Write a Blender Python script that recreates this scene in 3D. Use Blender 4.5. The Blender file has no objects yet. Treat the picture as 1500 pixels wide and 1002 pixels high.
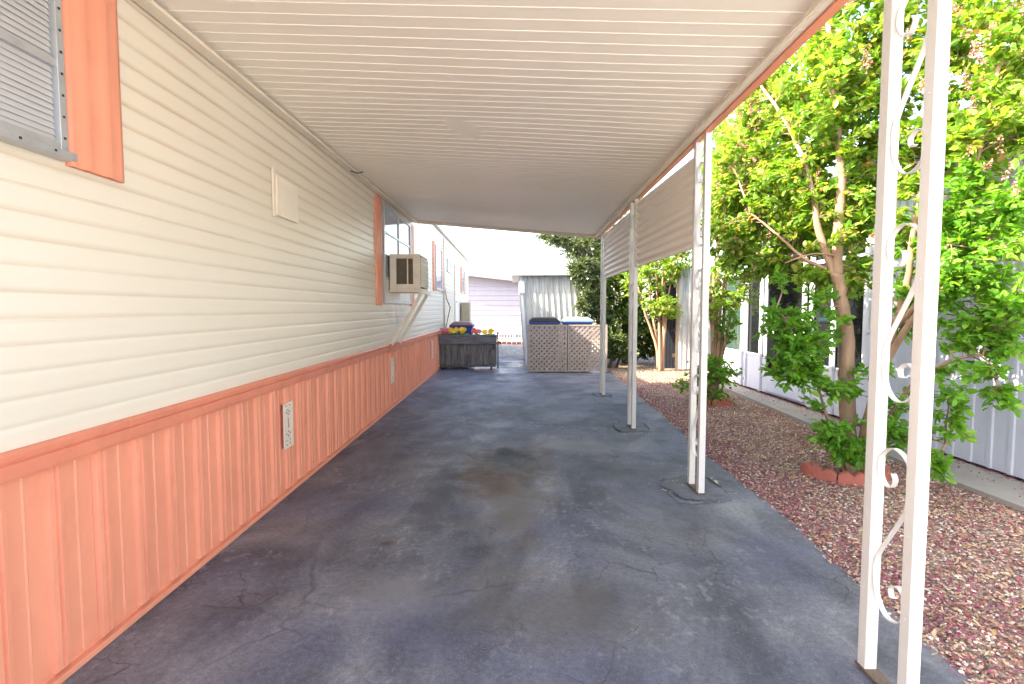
import bpy, math, random
import numpy as np
from mathutils import Vector
random.seed(7); RNG = np.random.default_rng(11)
S = bpy.context.scene
COL = S.collection
R = math.radians

# ------------------------------------------------------------------ camera numbers
F, PITCH, CH = 790.0, R(3.48), 1.4
def at(u, v, Y):
    """world point seen at pixel (u, v) of the 1500x1002 photo, at distance Y"""
    cx, cy = (u-750)/F, (501-v)/F
    d = Vector((cx, math.cos(PITCH)+cy*math.sin(PITCH), -math.sin(PITCH)+cy*math.cos(PITCH)))
    d *= Y/d.y
    return Vector((d.x, d.y, d.z+CH))

# ------------------------------------------------------------------ mesh builder
class MB:
    def __init__(s): s.v = []; s.f = []; s.sm = []
    def add(s, vs, fs, smooth=False):
        o = len(s.v); s.v += [tuple(p) for p in vs]
        for f in fs: s.f.append([i+o for i in f]); s.sm.append(smooth)
        return s
    def box(s, x0, x1, y0, y1, z0, z1):
        vs = [(x, y, z) for z in (z0, z1) for y in (y0, y1) for x in (x0, x1)]
        return s.add(vs, [(0,2,3,1),(4,5,7,6),(0,1,5,4),(2,6,7,3),(0,4,6,2),(1,3,7,5)])
    def hexa(s, b, t):
        """b, t: 4 bottom and 4 top corners, same winding (counter-clockwise from above)"""
        return s.add(list(b)+list(t), [(3,2,1,0),(4,5,6,7),(0,1,5,4),(1,2,6,5),(2,3,7,6),(3,0,4,7)])
    def bar(s, p, q, w, h, up=(0,0,1)):
        p, q, up = Vector(p), Vector(q), Vector(up)
        d = (q-p).normalized(); a = d.cross(up)
        if a.length < 1e-4: a = d.cross(Vector((1,0,0)))
        a.normalize(); b = a.cross(d)
        A, B = a*w/2, b*h/2
        return s.add([p-A-B, p+A-B, p+A+B, p-A+B, q-A-B, q+A-B, q+A+B, q-A+B],
                     [(0,1,2,3),(7,6,5,4),(0,4,5,1),(1,5,6,2),(2,6,7,3),(3,7,4,0)])
    def tube(s, pts, rad, n=8, cap=True):
        pts = [Vector(p) for p in pts]; m = len(pts)
        if not hasattr(rad, '__len__'): rad = [rad]*m
        ref = Vector((0.31, 0.83, 0.46)); o = []
        prev = None
        for i, p in enumerate(pts):
            d = (pts[min(i+1, m-1)]-pts[max(i-1, 0)]).normalized()
            a = (prev - d*prev.dot(d)) if prev is not None else d.cross(ref)
            if a.length < 1e-5: a = d.cross(Vector((1,0,0)))
            a.normalize(); prev = a; b = d.cross(a)
            for k in range(n):
                t = 2*math.pi*k/n
                o.append(p + (a*math.cos(t)+b*math.sin(t))*rad[i])
        fs = [(i*n+k, i*n+(k+1)%n, (i+1)*n+(k+1)%n, (i+1)*n+k) for i in range(m-1) for k in range(n)]
        if cap: fs += [tuple(range(n))[::-1], tuple((m-1)*n+k for k in range(n))]
        return s.add(o, fs, True)
    def sheet(s, prof, vec, smooth=False):
        """prof: list of points, swept by vec"""
        vec = Vector(vec); n = len(prof)
        vs = [Vector(p) for p in prof]+[Vector(p)+vec for p in prof]
        return s.add(vs, [(i, i+1, n+i+1, n+i) for i in range(n-1)], smooth)
    def lathe(s, c, prof, n=16):
        c = Vector(c); vs = []
        for r, z in prof:
            for k in range(n):
                t = 2*math.pi*k/n; vs.append(c+Vector((r*math.cos(t), r*math.sin(t), z)))
        m = len(prof)
        fs = [(i*n+k, i*n+(k+1)%n, (i+1)*n+(k+1)%n, (i+1)*n+k) for i in range(m-1) for k in range(n)]
        fs += [tuple(range(n))[::-1], tuple((m-1)*n+k for k in range(n))]
        return s.add(vs, fs, True)

OFF = {}
def link(name, me, mat, parent=None, loc=None):
    o = bpy.data.objects.new(name, me); COL.objects.link(o)
    if mat: me.materials.append(mat)
    if parent: o.parent = parent
    if loc: o.location = loc
    return o
def obj(name, mb, mat, parent=None, bevel=0.0, at_=None):
    """links what mb holds (world coordinates) as ONE mesh object"""
    base = Vector(at_) if at_ is not None else (OFF.get(parent, Vector()) if parent else Vector())
    me = bpy.data.meshes.new(name)
    me.from_pydata([tuple(Vector(p)-base) for p in mb.v], [], mb.f)
    me.polygons.foreach_set('use_smooth', mb.sm); me.update()
    o = link(name, me, mat, parent, base if (at_ is not None and not parent) else None)
    OFF[o] = base
    if bevel:
        b = o.modifiers.new('Bevel', 'BEVEL'); b.width = bevel; b.segments = 2; b.limit_method = 'ANGLE'
    return o
def tag(o, label, cat, group=None):
    o['label'] = label; o['category'] = cat
    if group: o['group'] = group
    return o
def thing(name, label, cat, loc, group=None):
    o = bpy.data.objects.new(name, None); COL.objects.link(o); o.location = loc
    o.empty_display_size = 0.1; OFF[o] = Vector(loc)
    return tag(o, label, cat, group)
def kind(o, k): o['kind'] = k; return o
def part_label(o, l): o['label'] = l; return o
def copy_tree(o, parent=None):
    c = o.copy(); COL.objects.link(c)
    if parent: c.parent = parent
    for ch in [x for x in bpy.data.objects if x.parent == o]: copy_tree(ch, c)
    return c

# ------------------------------------------------------------------ materials
def new_mat(name):
    m = bpy.data.materials.new(name); m.use_nodes = True
    nt = m.node_tree; nt.nodes.clear()
    out = nt.nodes.new('ShaderNodeOutputMaterial'); p = nt.nodes.new('ShaderNodeBsdfPrincipled')
    nt.links.new(p.outputs[0], out.inputs[0])
    return m, nt, p, out
class N:
    """tiny node helper"""
    def __init__(s, nt): s.nt = nt; s.co = None
    def n(s, t, **k):
        x = s.nt.nodes.new(t)
        for a, b in k.items(): setattr(x, a, b)
        return x
    def l(s, a, b): s.nt.links.new(a, b)
    def coord(s):
        if not s.co: s.co = s.n('ShaderNodeTexCoord')
        return s.co.outputs['Object']
    def mapped(s, scale=(1,1,1), rot=(0,0,0), loc=(0,0,0)):
        m = s.n('ShaderNodeMapping'); s.l(s.coord(), m.inputs[0])
        m.inputs['Scale'].default_value = scale; m.inputs['Rotation'].default_value = rot; m.inputs['Location'].default_value = loc
        return m.outputs[0]
    def noise(s, scale, detail=4, rough=.55, vec=None, dist=0):
        x = s.n('ShaderNodeTexNoise'); s.l(vec or s.coord(), x.inputs['Vector'])
        x.inputs['Scale'].default_value = scale; x.inputs['Detail'].default_value = detail
        x.inputs['Roughness'].default_value = rough; x.inputs['Distortion'].default_value = dist
        return x.outputs['Fac']
    def ramp(s, fac, stops, interp='LINEAR'):
        x = s.n('ShaderNodeValToRGB'); s.l(fac, x.inputs[0]); e = x.color_ramp.elements; x.color_ramp.interpolation = interp
        while len(e) < len(stops): e.new(0.5)
        for i, (p, c) in enumerate(stops):
            e[i].position = p; e[i].color = (*c, 1) if hasattr(c, '__len__') else (c, c, c, 1)
        return x.outputs[0]
    def math(s, op, a, b=None, clamp=False):
        x = s.n('ShaderNodeMath', operation=op, use_clamp=clamp)
        for i, q in enumerate((a, b)):
            if q is None: continue
            if isinstance(q, (int, float)): x.inputs[i].default_value = q
            else: s.l(q, x.inputs[i])
        return x.outputs[0]
    def mix(s, fac, a, b, mode='MIX'):
        x = s.n('ShaderNodeMix', data_type='RGBA', blend_type=mode)
        for i, q in ((0, fac), (6, a), (7, b)):
            if isinstance(q, (int, float)): x.inputs[i].default_value = q
            elif isinstance(q, tuple): x.inputs[i].default_value = (*q, 1)
            else: s.l(q, x.inputs[i])
        return x.outputs[2]
    def bump(s, h, strength, dist, p):
        x = s.n('ShaderNodeBump'); x.inputs['Strength'].default_value = strength; x.inputs['Distance'].default_value = dist
        s.l(h, x.inputs['Height']); s.l(x.outputs[0], p.inputs['Normal'])
    def sep(s):
        x = s.n('ShaderNodeSeparateXYZ'); s.l(s.coord(), x.inputs[0]); return x.outputs

def paint(name, col, rough=.5, dirt=None, amt=.3, scale=3, metal=0, bump=0.0, vscale=(1,1,1), var=.06, spec=.5):
    """painted / weathered surface: slow value drift, speckle and optional dirt colour"""
    m, nt, p, out = new_mat(name); k = N(nt)
    v = k.mapped(vscale)
    big = k.noise(scale, 5, .6, v)
    c0 = tuple(x*(1-var) for x in col); c1 = tuple(min(1, x*(1+var)) for x in col)
    c = k.ramp(big, [(.3, c0), (.7, c1)])
    if dirt:
        f = k.ramp(k.noise(scale*2.3, 8, .7, v), [(.5, 0.0), (.75, 1.0)])
        c = k.mix(k.math('MULTIPLY', f, amt), c, dirt)
    k.l(c, p.inputs['Base Color'])
    r = k.ramp(k.noise(scale*4, 4), [(.3, max(0, rough-.08)), (.7, min(1, rough+.08))])
    k.l(r, p.inputs['Roughness']); p.inputs['Metallic'].default_value = metal
    p.inputs['Specular IOR Level'].default_value = spec
    if bump: k.bump(k.noise(scale*12, 5, .6, v), bump, .01, p)
    return m

def siding_mat():
    m, nt, p, out = new_mat('cream_siding'); k = N(nt); s = k.sep()
    base = k.ramp(k.noise(1.1, 4, .6, k.mapped((1,.35,1))), [(.3, (.71,.65,.54)), (.7, (.76,.705,.595))])
    # brown dust lying in the groove of every lap (pitch .1 m), patchy along the wall, heavier high up
    g = k.math('FRACT', k.math('MULTIPLY', k.math('ADD', s[2], -.9), 1/.0925))
    line = k.ramp(g, [(0, .3), (.05, 1.0), (.12, .6), (.30, 0.0), (.96, 0.0), (1, .3)])
    patch = k.ramp(k.noise(2.0, 5, .65, k.mapped((1,.6,4))), [(.34, 0.3), (.60, 1.0)])
    high = k.ramp(s[2], [(.0, 0), (1, 0)])
    hz = k.math('MULTIPLY', k.math('ADD', s[2], -.9), .5, True)
    amt = k.math('MULTIPLY', k.math('MULTIPLY', line, patch), k.math('ADD', k.math('MULTIPLY', hz, .95), .06), True)
    c = k.mix(amt, base, (.47,.33,.19))
    # smudges below the air conditioner
    yy = k.math('SUBTRACT', s[1], -1.0); zz = k.math('SUBTRACT', s[2], 1.35)
    d = k.math('ADD', k.math('MULTIPLY', k.math('MULTIPLY', yy, yy), 1.3), k.math('MULTIPLY', k.math('MULTIPLY', zz, zz), 18))
    sm = k.math('MULTIPLY', k.math('SUBTRACT', 1, d, True), k.ramp(k.noise(3.5, 4, .6, k.mapped((1,1,2.0))), [(.42, 0), (.66, .6)]))
    c = k.mix(sm, c, (.16,.14,.12))
    k.l(c, p.inputs['Base Color']); p.inputs['Roughness'].default_value = .38
    p.inputs['Specular IOR Level'].default_value = .5
    k.bump(k.noise(3.0, 3, .5, k.mapped((1,.5,2))), .25, .02, p)
    return m

def wood_mat(name, c0, c1, dark, axis='z', rough=.85):
    m, nt, p, out = new_mat(name); k = N(nt)
    sc = {'z': (22,22,1.4), 'x': (1.4,22,22)}[axis]
    g = k.noise(1.6, 8, .65, k.mapped(sc), 1.2)
    st = k.noise(5, 4, .6, k.mapped((3,3,.7) if axis == 'z' else (.7,3,3)))
    c = k.ramp(g, [(.25, dark), (.5, c0), (.75, c1)])
    c = k.mix(k.ramp(st, [(.5, 0), (.68, .85)]), c, dark)
    k.l(c, p.inputs['Base Color']); p.inputs['Roughness'].default_value = rough
    k.bump(g, .6, .008, p)
    return m

def leaf_mat(name, stops, trans=.45, rough=.42, spec=.4):
    m, nt, p, out = new_mat(name); k = N(nt)
    gi = k.n('ShaderNodeNewGeometry')
    c = k.ramp(gi.outputs['Random Per Island'], stops)
    k.l(c, p.inputs['Base Color']); p.inputs['Roughness'].default_value = rough
    p.inputs['Specular IOR Level'].default_value = spec
    t = k.n('ShaderNodeBsdfTranslucent')
    k.l(k.mix(1.0, c, (1.5,1.35,.5), 'MULTIPLY'), t.inputs[0])
    mx = k.n('ShaderNodeMixShader'); mx.inputs[0].default_value = trans
    k.l(p.outputs[0], mx.inputs[1]); k.l(t.outputs[0], mx.inputs[2]); k.l(mx.outputs[0], out.inputs[0])
    return m

def island_mat(name, stops, rough=.8, nscale=40):
    m, nt, p, out = new_mat(name); k = N(nt)
    gi = k.n('ShaderNodeNewGeometry')
    c = k.ramp(gi.outputs['Random Per Island'], stops, 'CONSTANT')
    c = k.mix(k.ramp(k.noise(nscale, 3), [(.3, 0), (.7, .35)]), c, (.25,.2,.17))
    k.l(c, p.inputs['Base Color']); p.inputs['Roughness'].default_value = rough
    return m

def glass_mat(name, tint=(.02,.025,.03), rough=.03, see=.0, spec=.5):
    m, nt, p, out = new_mat(name); k = N(nt)
    p.inputs['Base Color'].default_value = (*tint, 1); p.inputs['Roughness'].default_value = rough
    p.inputs['Specular IOR Level'].default_value = spec
    k.bump(k.noise(1.5, 2), .08, .02, p)
    if see:
        t = k.n('ShaderNodeBsdfTransparent'); t.inputs[0].default_value = (.9,.93,.95,1)
        g = k.n('ShaderNodeBsdfGlossy'); g.inputs['Roughness'].default_value = .02
        mx = k.n('ShaderNodeMixShader')
        mx.inputs[0].default_value = 1-see; k.l(t.outputs[0], mx.inputs[1]); k.l(g.outputs[0], mx.inputs[2])
        k.l(mx.outputs[0], out.inputs[0])
    return m

def asphalt_mat():
    m, nt, p, out = new_mat('asphalt'); k = N(nt); s = k.sep()
    sw = k.noise(.9, 7, .62, k.mapped((1.5,.8,1), (0,0,.35)), 1.0)
    c = k.ramp(sw, [(.30, (.050,.054,.068)), (.42, (.096,.102,.126)), (.52, (.158,.164,.190)), (.62, (.225,.23,.25)), (.76, (.34,.34,.35))])
    # bluish and brownish drift of the sealer
    c = k.mix(k.ramp(k.noise(1.3, 4, .6, k.mapped(loc=(4,2,0))), [(.46, 0), (.66, .6)]), c, (.115,.122,.19))
    c = k.mix(k.ramp(k.noise(.8, 5, .65, k.mapped(loc=(9,7,0))), [(.5, 0), (.72, .45)]), c, (.165,.140,.108))
    # scuffs: pale worn patches
    sc = k.math('MULTIPLY', k.ramp(k.noise(16, 6, .75, k.mapped((1,.6,1))), [(.52, 0), (.62, 1)]), k.ramp(k.noise(1.7, 4, .6, k.mapped(loc=(1,5,0))), [(.48, 0), (.62, 1)]))
    c = k.mix(k.math('MULTIPLY', sc, .5), c, (.38,.37,.37))
    # tyre sweeps
    w = k.n('ShaderNodeTexWave', wave_type='RINGS', rings_direction='Z'); w.inputs['Scale'].default_value = .55
    w.inputs['Distortion'].default_value = 2.2; w.inputs['Detail'].default_value = 2; w.inputs['Detail Scale'].default_value = .6
    k.l(k.mapped((1,.45,1), loc=(-2.4,-1.0,0)), w.inputs[0])
    c = k.mix(k.math('MULTIPLY', k.ramp(w.outputs['Fac'], [(.62, 0), (.8, 1)]), k.ramp(k.noise(2.2, 4), [(.45, 0), (.65, .6)])), c, (.05,.052,.068))
    # fine aggregate
    ag = k.noise(150, 3, .7)
    md = k.noise(34, 6, .75)
    c = k.mix(.45, c, k.ramp(md, [(.34, (.22,.22,.22)), (.5, (.5,.5,.5)), (.66, (.82,.82,.82))]), 'OVERLAY')
    pit_ = k.math('MULTIPLY', k.ramp(k.noise(75, 3, .6, k.mapped(loc=(2,9,0))), [(.6, 0), (.66, 1)]), k.ramp(k.noise(1.2, 5, .7, k.mapped(loc=(8,1,0))), [(.42, 0), (.6, .7)]))
    c = k.mix(pit_, c, (.30,.29,.285))
    fl_ = k.math('MULTIPLY', k.ramp(k.noise(48, 4, .65, k.mapped(loc=(5,5,0))), [(.6, 0), (.67, 1)]), k.ramp(k.noise(1.0, 5, .7, k.mapped(loc=(3,8,0))), [(.45, 0), (.62, .65)]))
    c = k.mix(fl_, c, (.035,.035,.042))
    c = k.mix(.55, c, k.ramp(ag, [(.3, (.25,.25,.25)), (.7, (.78,.78,.78))]), 'OVERLAY')
    # oil stains
    def stain(x, y, rx, ry, col, st, wob=.6, sc_=2.6):
        nonlocal c
        n_ = k.math('MULTIPLY', k.math('SUBTRACT', k.noise(sc_, 7, .68, k.mapped(loc=(x*3, y, 0))), .5), wob*3)
        dx = k.math('DIVIDE', k.math('SUBTRACT', s[0], x), rx); dy = k.math('DIVIDE', k.math('SUBTRACT', s[1], y), ry)
        d = k.math('ADD', k.math('SQRT', k.math('ADD', k.math('MULTIPLY', dx, dx), k.math('MULTIPLY', dy, dy))), n_)
        c = k.mix(k.math('MULTIPLY', k.ramp(d, [(.35, 1.0), (1.0, 0.0)]), st), c, col)
    stain(-.08, 4.75, .50, 1.15, (.12,.088,.055), .8, 1.0, 3.2)
    stain(-.12, 4.55, .34, .80, (.095,.055,.022), .95, .9, 4.5)
    stain(-.03, 5.0, .26, .50, (.016,.011,.008), .97, .7, 5.0)
    stain(-.02, 3.8, .34, 1.1, (.17,.145,.115), .7, 1.0, 3.0)
    stain(-.55, 4.0, .16, .9, (.06,.062,.075), .55, .9, 3.0)
    stain(.78, 4.6, .7, .28, (.06,.064,.085), .6, .8, 2.5)
    stain(-.12, 4.3, .18, .34, (.11,.055,.022), .85)
    stain(-.05, 7.4, .30, .6, (.085,.072,.06), .6)
    stain(-.75, 3.15, .05, .05, (.10,.04,.02), .8, .3, 8)
    stain(-1.1, 8.2, .25, .9, (.025,.025,.03), .7)
    stain(.35, 9.6, .6, .5, (.10,.085,.075), .6)
    stain(.85, 5.4, .8, .35, (.30,.29,.28), .5)
    stain(1.2, 10.6, .5, .5, (.24,.24,.25), .6)
    stain(-.55, 2.55, .3, .35, (.34,.33,.34), .4)
    stain(.2, 2.4, .5, .35, (.13,.11,.085), .55)
    # cracks: alligator cells in patches and two long wandering ones
    vz = k.n('ShaderNodeTexVoronoi', feature='DISTANCE_TO_EDGE'); vz.inputs['Scale'].default_value = 4.5
    wv = k.n('ShaderNodeMix', data_type='VECTOR'); wv.inputs[0].default_value = .16
    nz = k.n('ShaderNodeTexNoise'); nz.inputs['Scale'].default_value = 4; nz.inputs['Detail'].default_value = 6; k.l(k.coord(), nz.inputs['Vector'])
    k.l(k.coord(), wv.inputs[4]); k.l(nz.outputs['Color'], wv.inputs[5]); k.l(wv.outputs[1], vz.inputs['Vector'])
    ck = k.ramp(vz.outputs['Distance'], [(.0, 1), (.016, 0)])
    msk = k.ramp(k.noise(.9, 5, .6, k.mapped(loc=(3.3,.6,0))), [(.50, 0), (.58, 1)])
    near = k.math('MULTIPLY', k.math('SUBTRACT', 4.4, s[1]), .6, True)
    crk = k.math('MULTIPLY', k.math('MULTIPLY', ck, msk), near)
    vz2 = k.n('ShaderNodeTexVoronoi', feature='DISTANCE_TO_EDGE'); vz2.inputs['Scale'].default_value = .75
    k.l(wv.outputs[1], vz2.inputs['Vector'])
    crk2 = k.math('MULTIPLY', k.ramp(vz2.outputs['Distance'], [(.0, 1), (.007, 0)]), k.ramp(k.noise(1.4, 3), [(.46, 0), (.6, .6)]))
    allc = k.math('MAXIMUM', crk, crk2)
    c = k.mix(k.math('MULTIPLY', allc, .8), c, (.028,.029,.036))
    # a few leaf crumbs / grit
    gr = k.ramp(k.noise(60, 2, .5), [(.755, 0), (.77, 1)])
    c = k.mix(k.math('MULTIPLY', gr, .6), c, (.35,.32,.28))
    k.l(k.mix(1.0, c, (.79,.80,.83), 'MULTIPLY'), p.inputs['Base Color'])
    # damp, smoother patches towards the far end
    far = k.math('MULTIPLY', k.math('SUBTRACT', s[1], 8.5), .22, True)
    wet = k.math('MULTIPLY', far, k.ramp(k.noise(.8, 4, .6, k.mapped(loc=(2,2,0))), [(.42, .1), (.58, 1)]))
    rough = k.math('SUBTRACT', k.ramp(k.noise(3, 5), [(.3, .52), (.7, .72)]), k.math('MULTIPLY', wet, .38))
    k.l(rough, p.inputs['Roughness'])
    h = k.math('SUBTRACT', k.math('ADD', k.math('MULTIPLY', ag, .25), k.noise(7, 5, .6)), k.math('MULTIPLY', allc, 1.2))
    k.bump(h, .30, .012, p)
    return m

def ground_mat(name, stops, scale, bump=.8, rough=.9, drift=None):
    m, nt, p, out = new_mat(name); k = N(nt)
    v = k.n('ShaderNodeTexVoronoi'); v.inputs['Scale'].default_value = scale; k.l(k.coord(), v.inputs['Vector'])
    sp = k.n('ShaderNodeSeparateColor'); k.l(v.outputs['Color'], sp.inputs[0])
    c = k.ramp(sp.outputs[0], stops, 'CONSTANT')
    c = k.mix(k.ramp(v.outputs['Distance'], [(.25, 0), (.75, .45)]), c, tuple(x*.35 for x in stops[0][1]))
    if drift: c = k.mix(k.ramp(k.noise(.8, 4), [(.4, 0), (.65, .6)]), c, drift)
    k.l(c, p.inputs['Base Color']); p.inputs['Roughness'].default_value = rough
    k.bump(k.math('SUBTRACT', 1, v.outputs['Distance']), bump, .02, p)
    return m

def streak_mat(name, stops, pitch, axis=0, rough=.5, metal=.0):
    """weathered sheet metal: vertical pale and dark streaks, each rib a little different"""
    m, nt, p, out = new_mat(name); k = N(nt)
    v = k.mapped((9,9,.35))
    a = k.noise(1.0, 6, .7, v)
    c = k.ramp(a, stops)
    c = k.mix(k.ramp(k.noise(2, 5, .6, k.mapped((1,1,.6))), [(.45, 0), (.7, .5)]), c, tuple(x*.6 for x in stops[0][1]))
    k.l(c, p.inputs['Base Color']); p.inputs['Roughness'].default_value = rough; p.inputs['Metallic'].default_value = metal
    return m

M = {}
M['siding'] = siding_mat()
M['cream'] = paint('cream_paint', (.78,.71,.60), .42, (.45,.36,.25), .25, 2.5)
M['ceiling'] = paint('ceiling_paint', (.90,.85,.755), .45, (.66,.55,.40), .18, .7, vscale=(.5,1,1), var=.03)
M['screen'] = paint('screen_paint', (.92,.87,.77), .45, var=.02)
M['orange'] = paint('orange_paint', (.81,.315,.20), .40, (.50,.14,.08), .22, 2.2, bump=.04, vscale=(1,1,.5), var=.07)
M['orange_trim'] = paint('orange_trim_paint', (.72,.24,.15), .42, (.35,.12,.08), .3, 3)
M['white_post'] = paint('white_post_paint', (.63,.62,.60), .36, (.55,.47,.38), .22, 5, vscale=(1,1,.5), var=.03)
M['white'] = paint('white_paint', (.80,.80,.82), .5, (.5,.48,.45), .25, 3)
M['porchwhite'] = paint('porch_white_shaded', (.54,.60,.73), .5, (.36,.4,.46), .3, 3, vscale=(1,1,.3))  # white toned darker for the dappled tree shade on the porch
M['lavender'] = paint('lavender_siding', (.30,.295,.375), .55, (.27,.26,.34), .3, 2)
M['alu'] = paint('aluminium', (.50,.52,.54), .38, (.25,.25,.26), .35, 8, metal=.6)
M['acwhite'] = paint('ac_cream_metal', (.74,.69,.60), .42, (.4,.33,.25), .35, 6)
M['dark'] = paint('dark_cavity', (.03,.027,.024), .7)
M['fin'] = paint('ac_fins', (.30,.26,.20), .5, (.08,.07,.06), .6, 20)
M['asphalt'] = asphalt_mat()
M['concrete'] = paint('concrete', (.30,.285,.265), .85, (.22,.2,.18), .5, 4, bump=.3)
M['paleconc'] = paint('pale_concrete', (.50,.47,.42), .85, (.35,.33,.3), .4, 2, bump=.2)
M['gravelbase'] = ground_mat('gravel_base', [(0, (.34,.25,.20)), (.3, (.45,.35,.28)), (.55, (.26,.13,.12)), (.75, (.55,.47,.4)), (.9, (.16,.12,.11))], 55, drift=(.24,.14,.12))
M['fargravel'] = ground_mat('far_gravel', [(0, (.26,.23,.2)), (.35, (.36,.32,.28)), (.7, (.2,.17,.15)), (.88, (.5,.46,.42))], 16)
M['earth'] = paint('earth', (.27,.23,.18), .95, (.35,.32,.27), .5, .8, bump=.4)
M['pebble'] = island_mat('pebbles', [(0, (.54,.35,.24)), (.18, (.66,.49,.36)), (.34, (.36,.17,.13)), (.5, (.74,.63,.51)), (.6, (.58,.27,.19)), (.76, (.13,.10,.095)), (.86, (.84,.77,.68))])
M['petal'] = island_mat('fallen_petals', [(0, (.27,.018,.075)), (.3, (.36,.04,.12)), (.55, (.17,.016,.05)), (.75, (.33,.10,.09)), (.9, (.42,.07,.18))], .7)
M['drystraw'] = island_mat('dry_leaves', [(0, (.45,.27,.11)), (.3, (.52,.37,.2)), (.6, (.34,.17,.07)), (.85, (.6,.5,.33))], .7)
M['bark'] = paint('crape_bark', (.31,.20,.135), .7, (.22,.13,.08), .6, 4, bump=.5, vscale=(2,2,.45), var=.3)
M['darkbark'] = paint('dark_bark', (.13,.095,.07), .9, (.06,.045,.035), .5, 5, bump=.6, vscale=(2,2,.5), var=.3)
M['leaf'] = leaf_mat('crape_leaf', [(0, (.08,.21,.03)), (.3, (.13,.295,.042)), (.6, (.20,.37,.06)), (.84, (.31,.43,.09)), (.955, (.40,.41,.12)), (1, (.42,.21,.10))], .55)
M['leaflow'] = leaf_mat('crape_shoot_leaf', [(0, (.085,.26,.03)), (.4, (.12,.33,.042)), (.8, (.17,.40,.055)), (1, (.25,.44,.07))], .5)
M['oakleaf'] = leaf_mat('oak_leaf', [(0, (.04,.07,.03)), (.5, (.07,.11,.042)), (.85, (.12,.165,.075)), (1, (.22,.26,.14))], .3, .34)
M['hedgeleaf'] = leaf_mat('hedge_leaf', [(0, (.035,.085,.016)), (.5, (.075,.15,.025)), (.85, (.15,.235,.045)), (1, (.27,.32,.08))], .38)
M['bushleaf'] = leaf_mat('bush_leaf', [(0, (.06,.11,.035)), (.5, (.10,.16,.055)), (1, (.2,.26,.12))], .35)
M['pineleaf'] = leaf_mat('pine_needles', [(0, (.012,.035,.026)), (.6, (.02,.055,.04)), (1, (.04,.08,.06))], .15)
M['bloom'] = island_mat('bloom_pink', [(0, (.45,.13,.13)), (.3, (.36,.16,.09)), (.55, (.50,.20,.20)), (.8, (.30,.12,.07))], .7)
M['brickred'] = paint('red_concrete', (.42,.13,.10), .85, (.25,.08,.06), .5, 9, bump=.4, var=.15)
M['greywood'] = wood_mat('grey_wood', (.15,.135,.125), (.31,.285,.275), (.045,.04,.04))
M['greywoodx'] = wood_mat('grey_wood_board', (.14,.13,.132), (.26,.245,.25), (.05,.046,.05), 'x')
M['lattice'] = paint('lattice_paint', (.33,.275,.24), .75, (.24,.195,.16), .45, 7, var=.14)
M['shed'] = streak_mat('shed_metal', [(.25, (.22,.205,.19)), (.42, (.43,.42,.39)), (.56, (.55,.545,.51)), (.68, (.76,.75,.68)), (.8, (.43,.42,.40))], .1)  # weathered grey; its pale streaks also paint in grazing sun on the ribs
M['fencemetal'] = streak_mat('fence_metal', [(.3, (.22,.25,.27)), (.5, (.50,.55,.58)), (.65, (.75,.78,.8)), (.8, (.4,.44,.46))], .1)
M['porchcorr'] = streak_mat('porch_metal', [(.25, (.38,.42,.48)), (.5, (.52,.57,.64)), (.75, (.62,.67,.74))], .1)
M['blueplastic'] = paint('blue_plastic', (.018,.055,.21), .55, (.012,.03,.10), .4, 4)
M['skyplastic'] = paint('pale_blue_plastic', (.20,.45,.66), .4, (.15,.32,.5), .4, 4)
M['blackplastic'] = paint('black_plastic', (.018,.018,.020), .75, spec=.2)
M['brownplastic'] = paint('brown_plastic', (.20,.075,.06), .45, (.12,.05,.04), .4, 6)
M['glassdark'] = glass_mat('dark_glass', (.008,.010,.011), .05, spec=.25)
M['glassgreen'] = glass_mat('green_glass', (.03,.06,.055))
M['glasssky'] = glass_mat('sky_reflection_glass', (.36,.42,.52), .05, spec=.7)  # pale blue base paints the sky reflection into the panes
M['glasssee'] = glass_mat('clear_glass', see=.86)
M['blind'] = paint('blind_slats', (.66,.63,.62), .5, var=.04)
M['shingle'] = paint('pale_roofing', (.62,.60,.62), .8, (.4,.38,.4), .4, 6)
M['black'] = paint('black_metal', (.02,.02,.02), .5)
M['tan'] = paint('tan_metal', (.42,.34,.24), .6, (.25,.2,.14), .4, 4)
M['brass'] = paint('tap_metal', (.10,.08,.06), .5)
M['yellow'] = leaf_mat('yellow_petal', [(0, (.75,.50,.02)), (.6, (.85,.62,.04)), (1, (.7,.38,.02))], .2)
M['pinkp'] = leaf_mat('pink_petal', [(0, (.72,.10,.14)), (.5, (.80,.22,.22)), (1, (.62,.05,.12))], .2)
M['eye'] = paint('flower_eye', (.05,.02,.012), .8)

# ------------------------------------------------------------------ ground and setting
def sheet_poly(name, pts, z, mat, k='structure', thick=0.0):
    mb = MB(); n = len(pts)
    mb.add([(x, y, z) for x, y in pts], [tuple(range(n))])
    if thick:
        mb.add([(x, y, z) for x, y in pts]+[(x, y, z-thick) for x, y in pts], [((i+1) % n, i, n+i, n+(i+1) % n) for i in range(n)])
    return kind(obj(name, mb, mat), k)
mb = MB(); mb.add([(-400,-300,-.06),(400,-300,-.06),(400,500,-.06),(-400,500,-.06)], [(0,1,2,3)]); kind(obj('ground', mb, M['earth']), 'structure')
edge_x = lambda y: 1.665+.046*y+.018*math.sin(y*2.1)+.010*math.sin(y*5.3+1)
ed = [(edge_x(y), y) for y in np.arange(-1.3, 12.6, .12)]
drive = [(-1.95,-1.3)]+ed+[(2.1,12.7),(.42,13.0),(.40,16.0),(.1,16.15),(-.6,16.05),(-1.95,16.1)]
sheet_poly('driveway', drive, 0.0, M['asphalt'], thick=.055)
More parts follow.
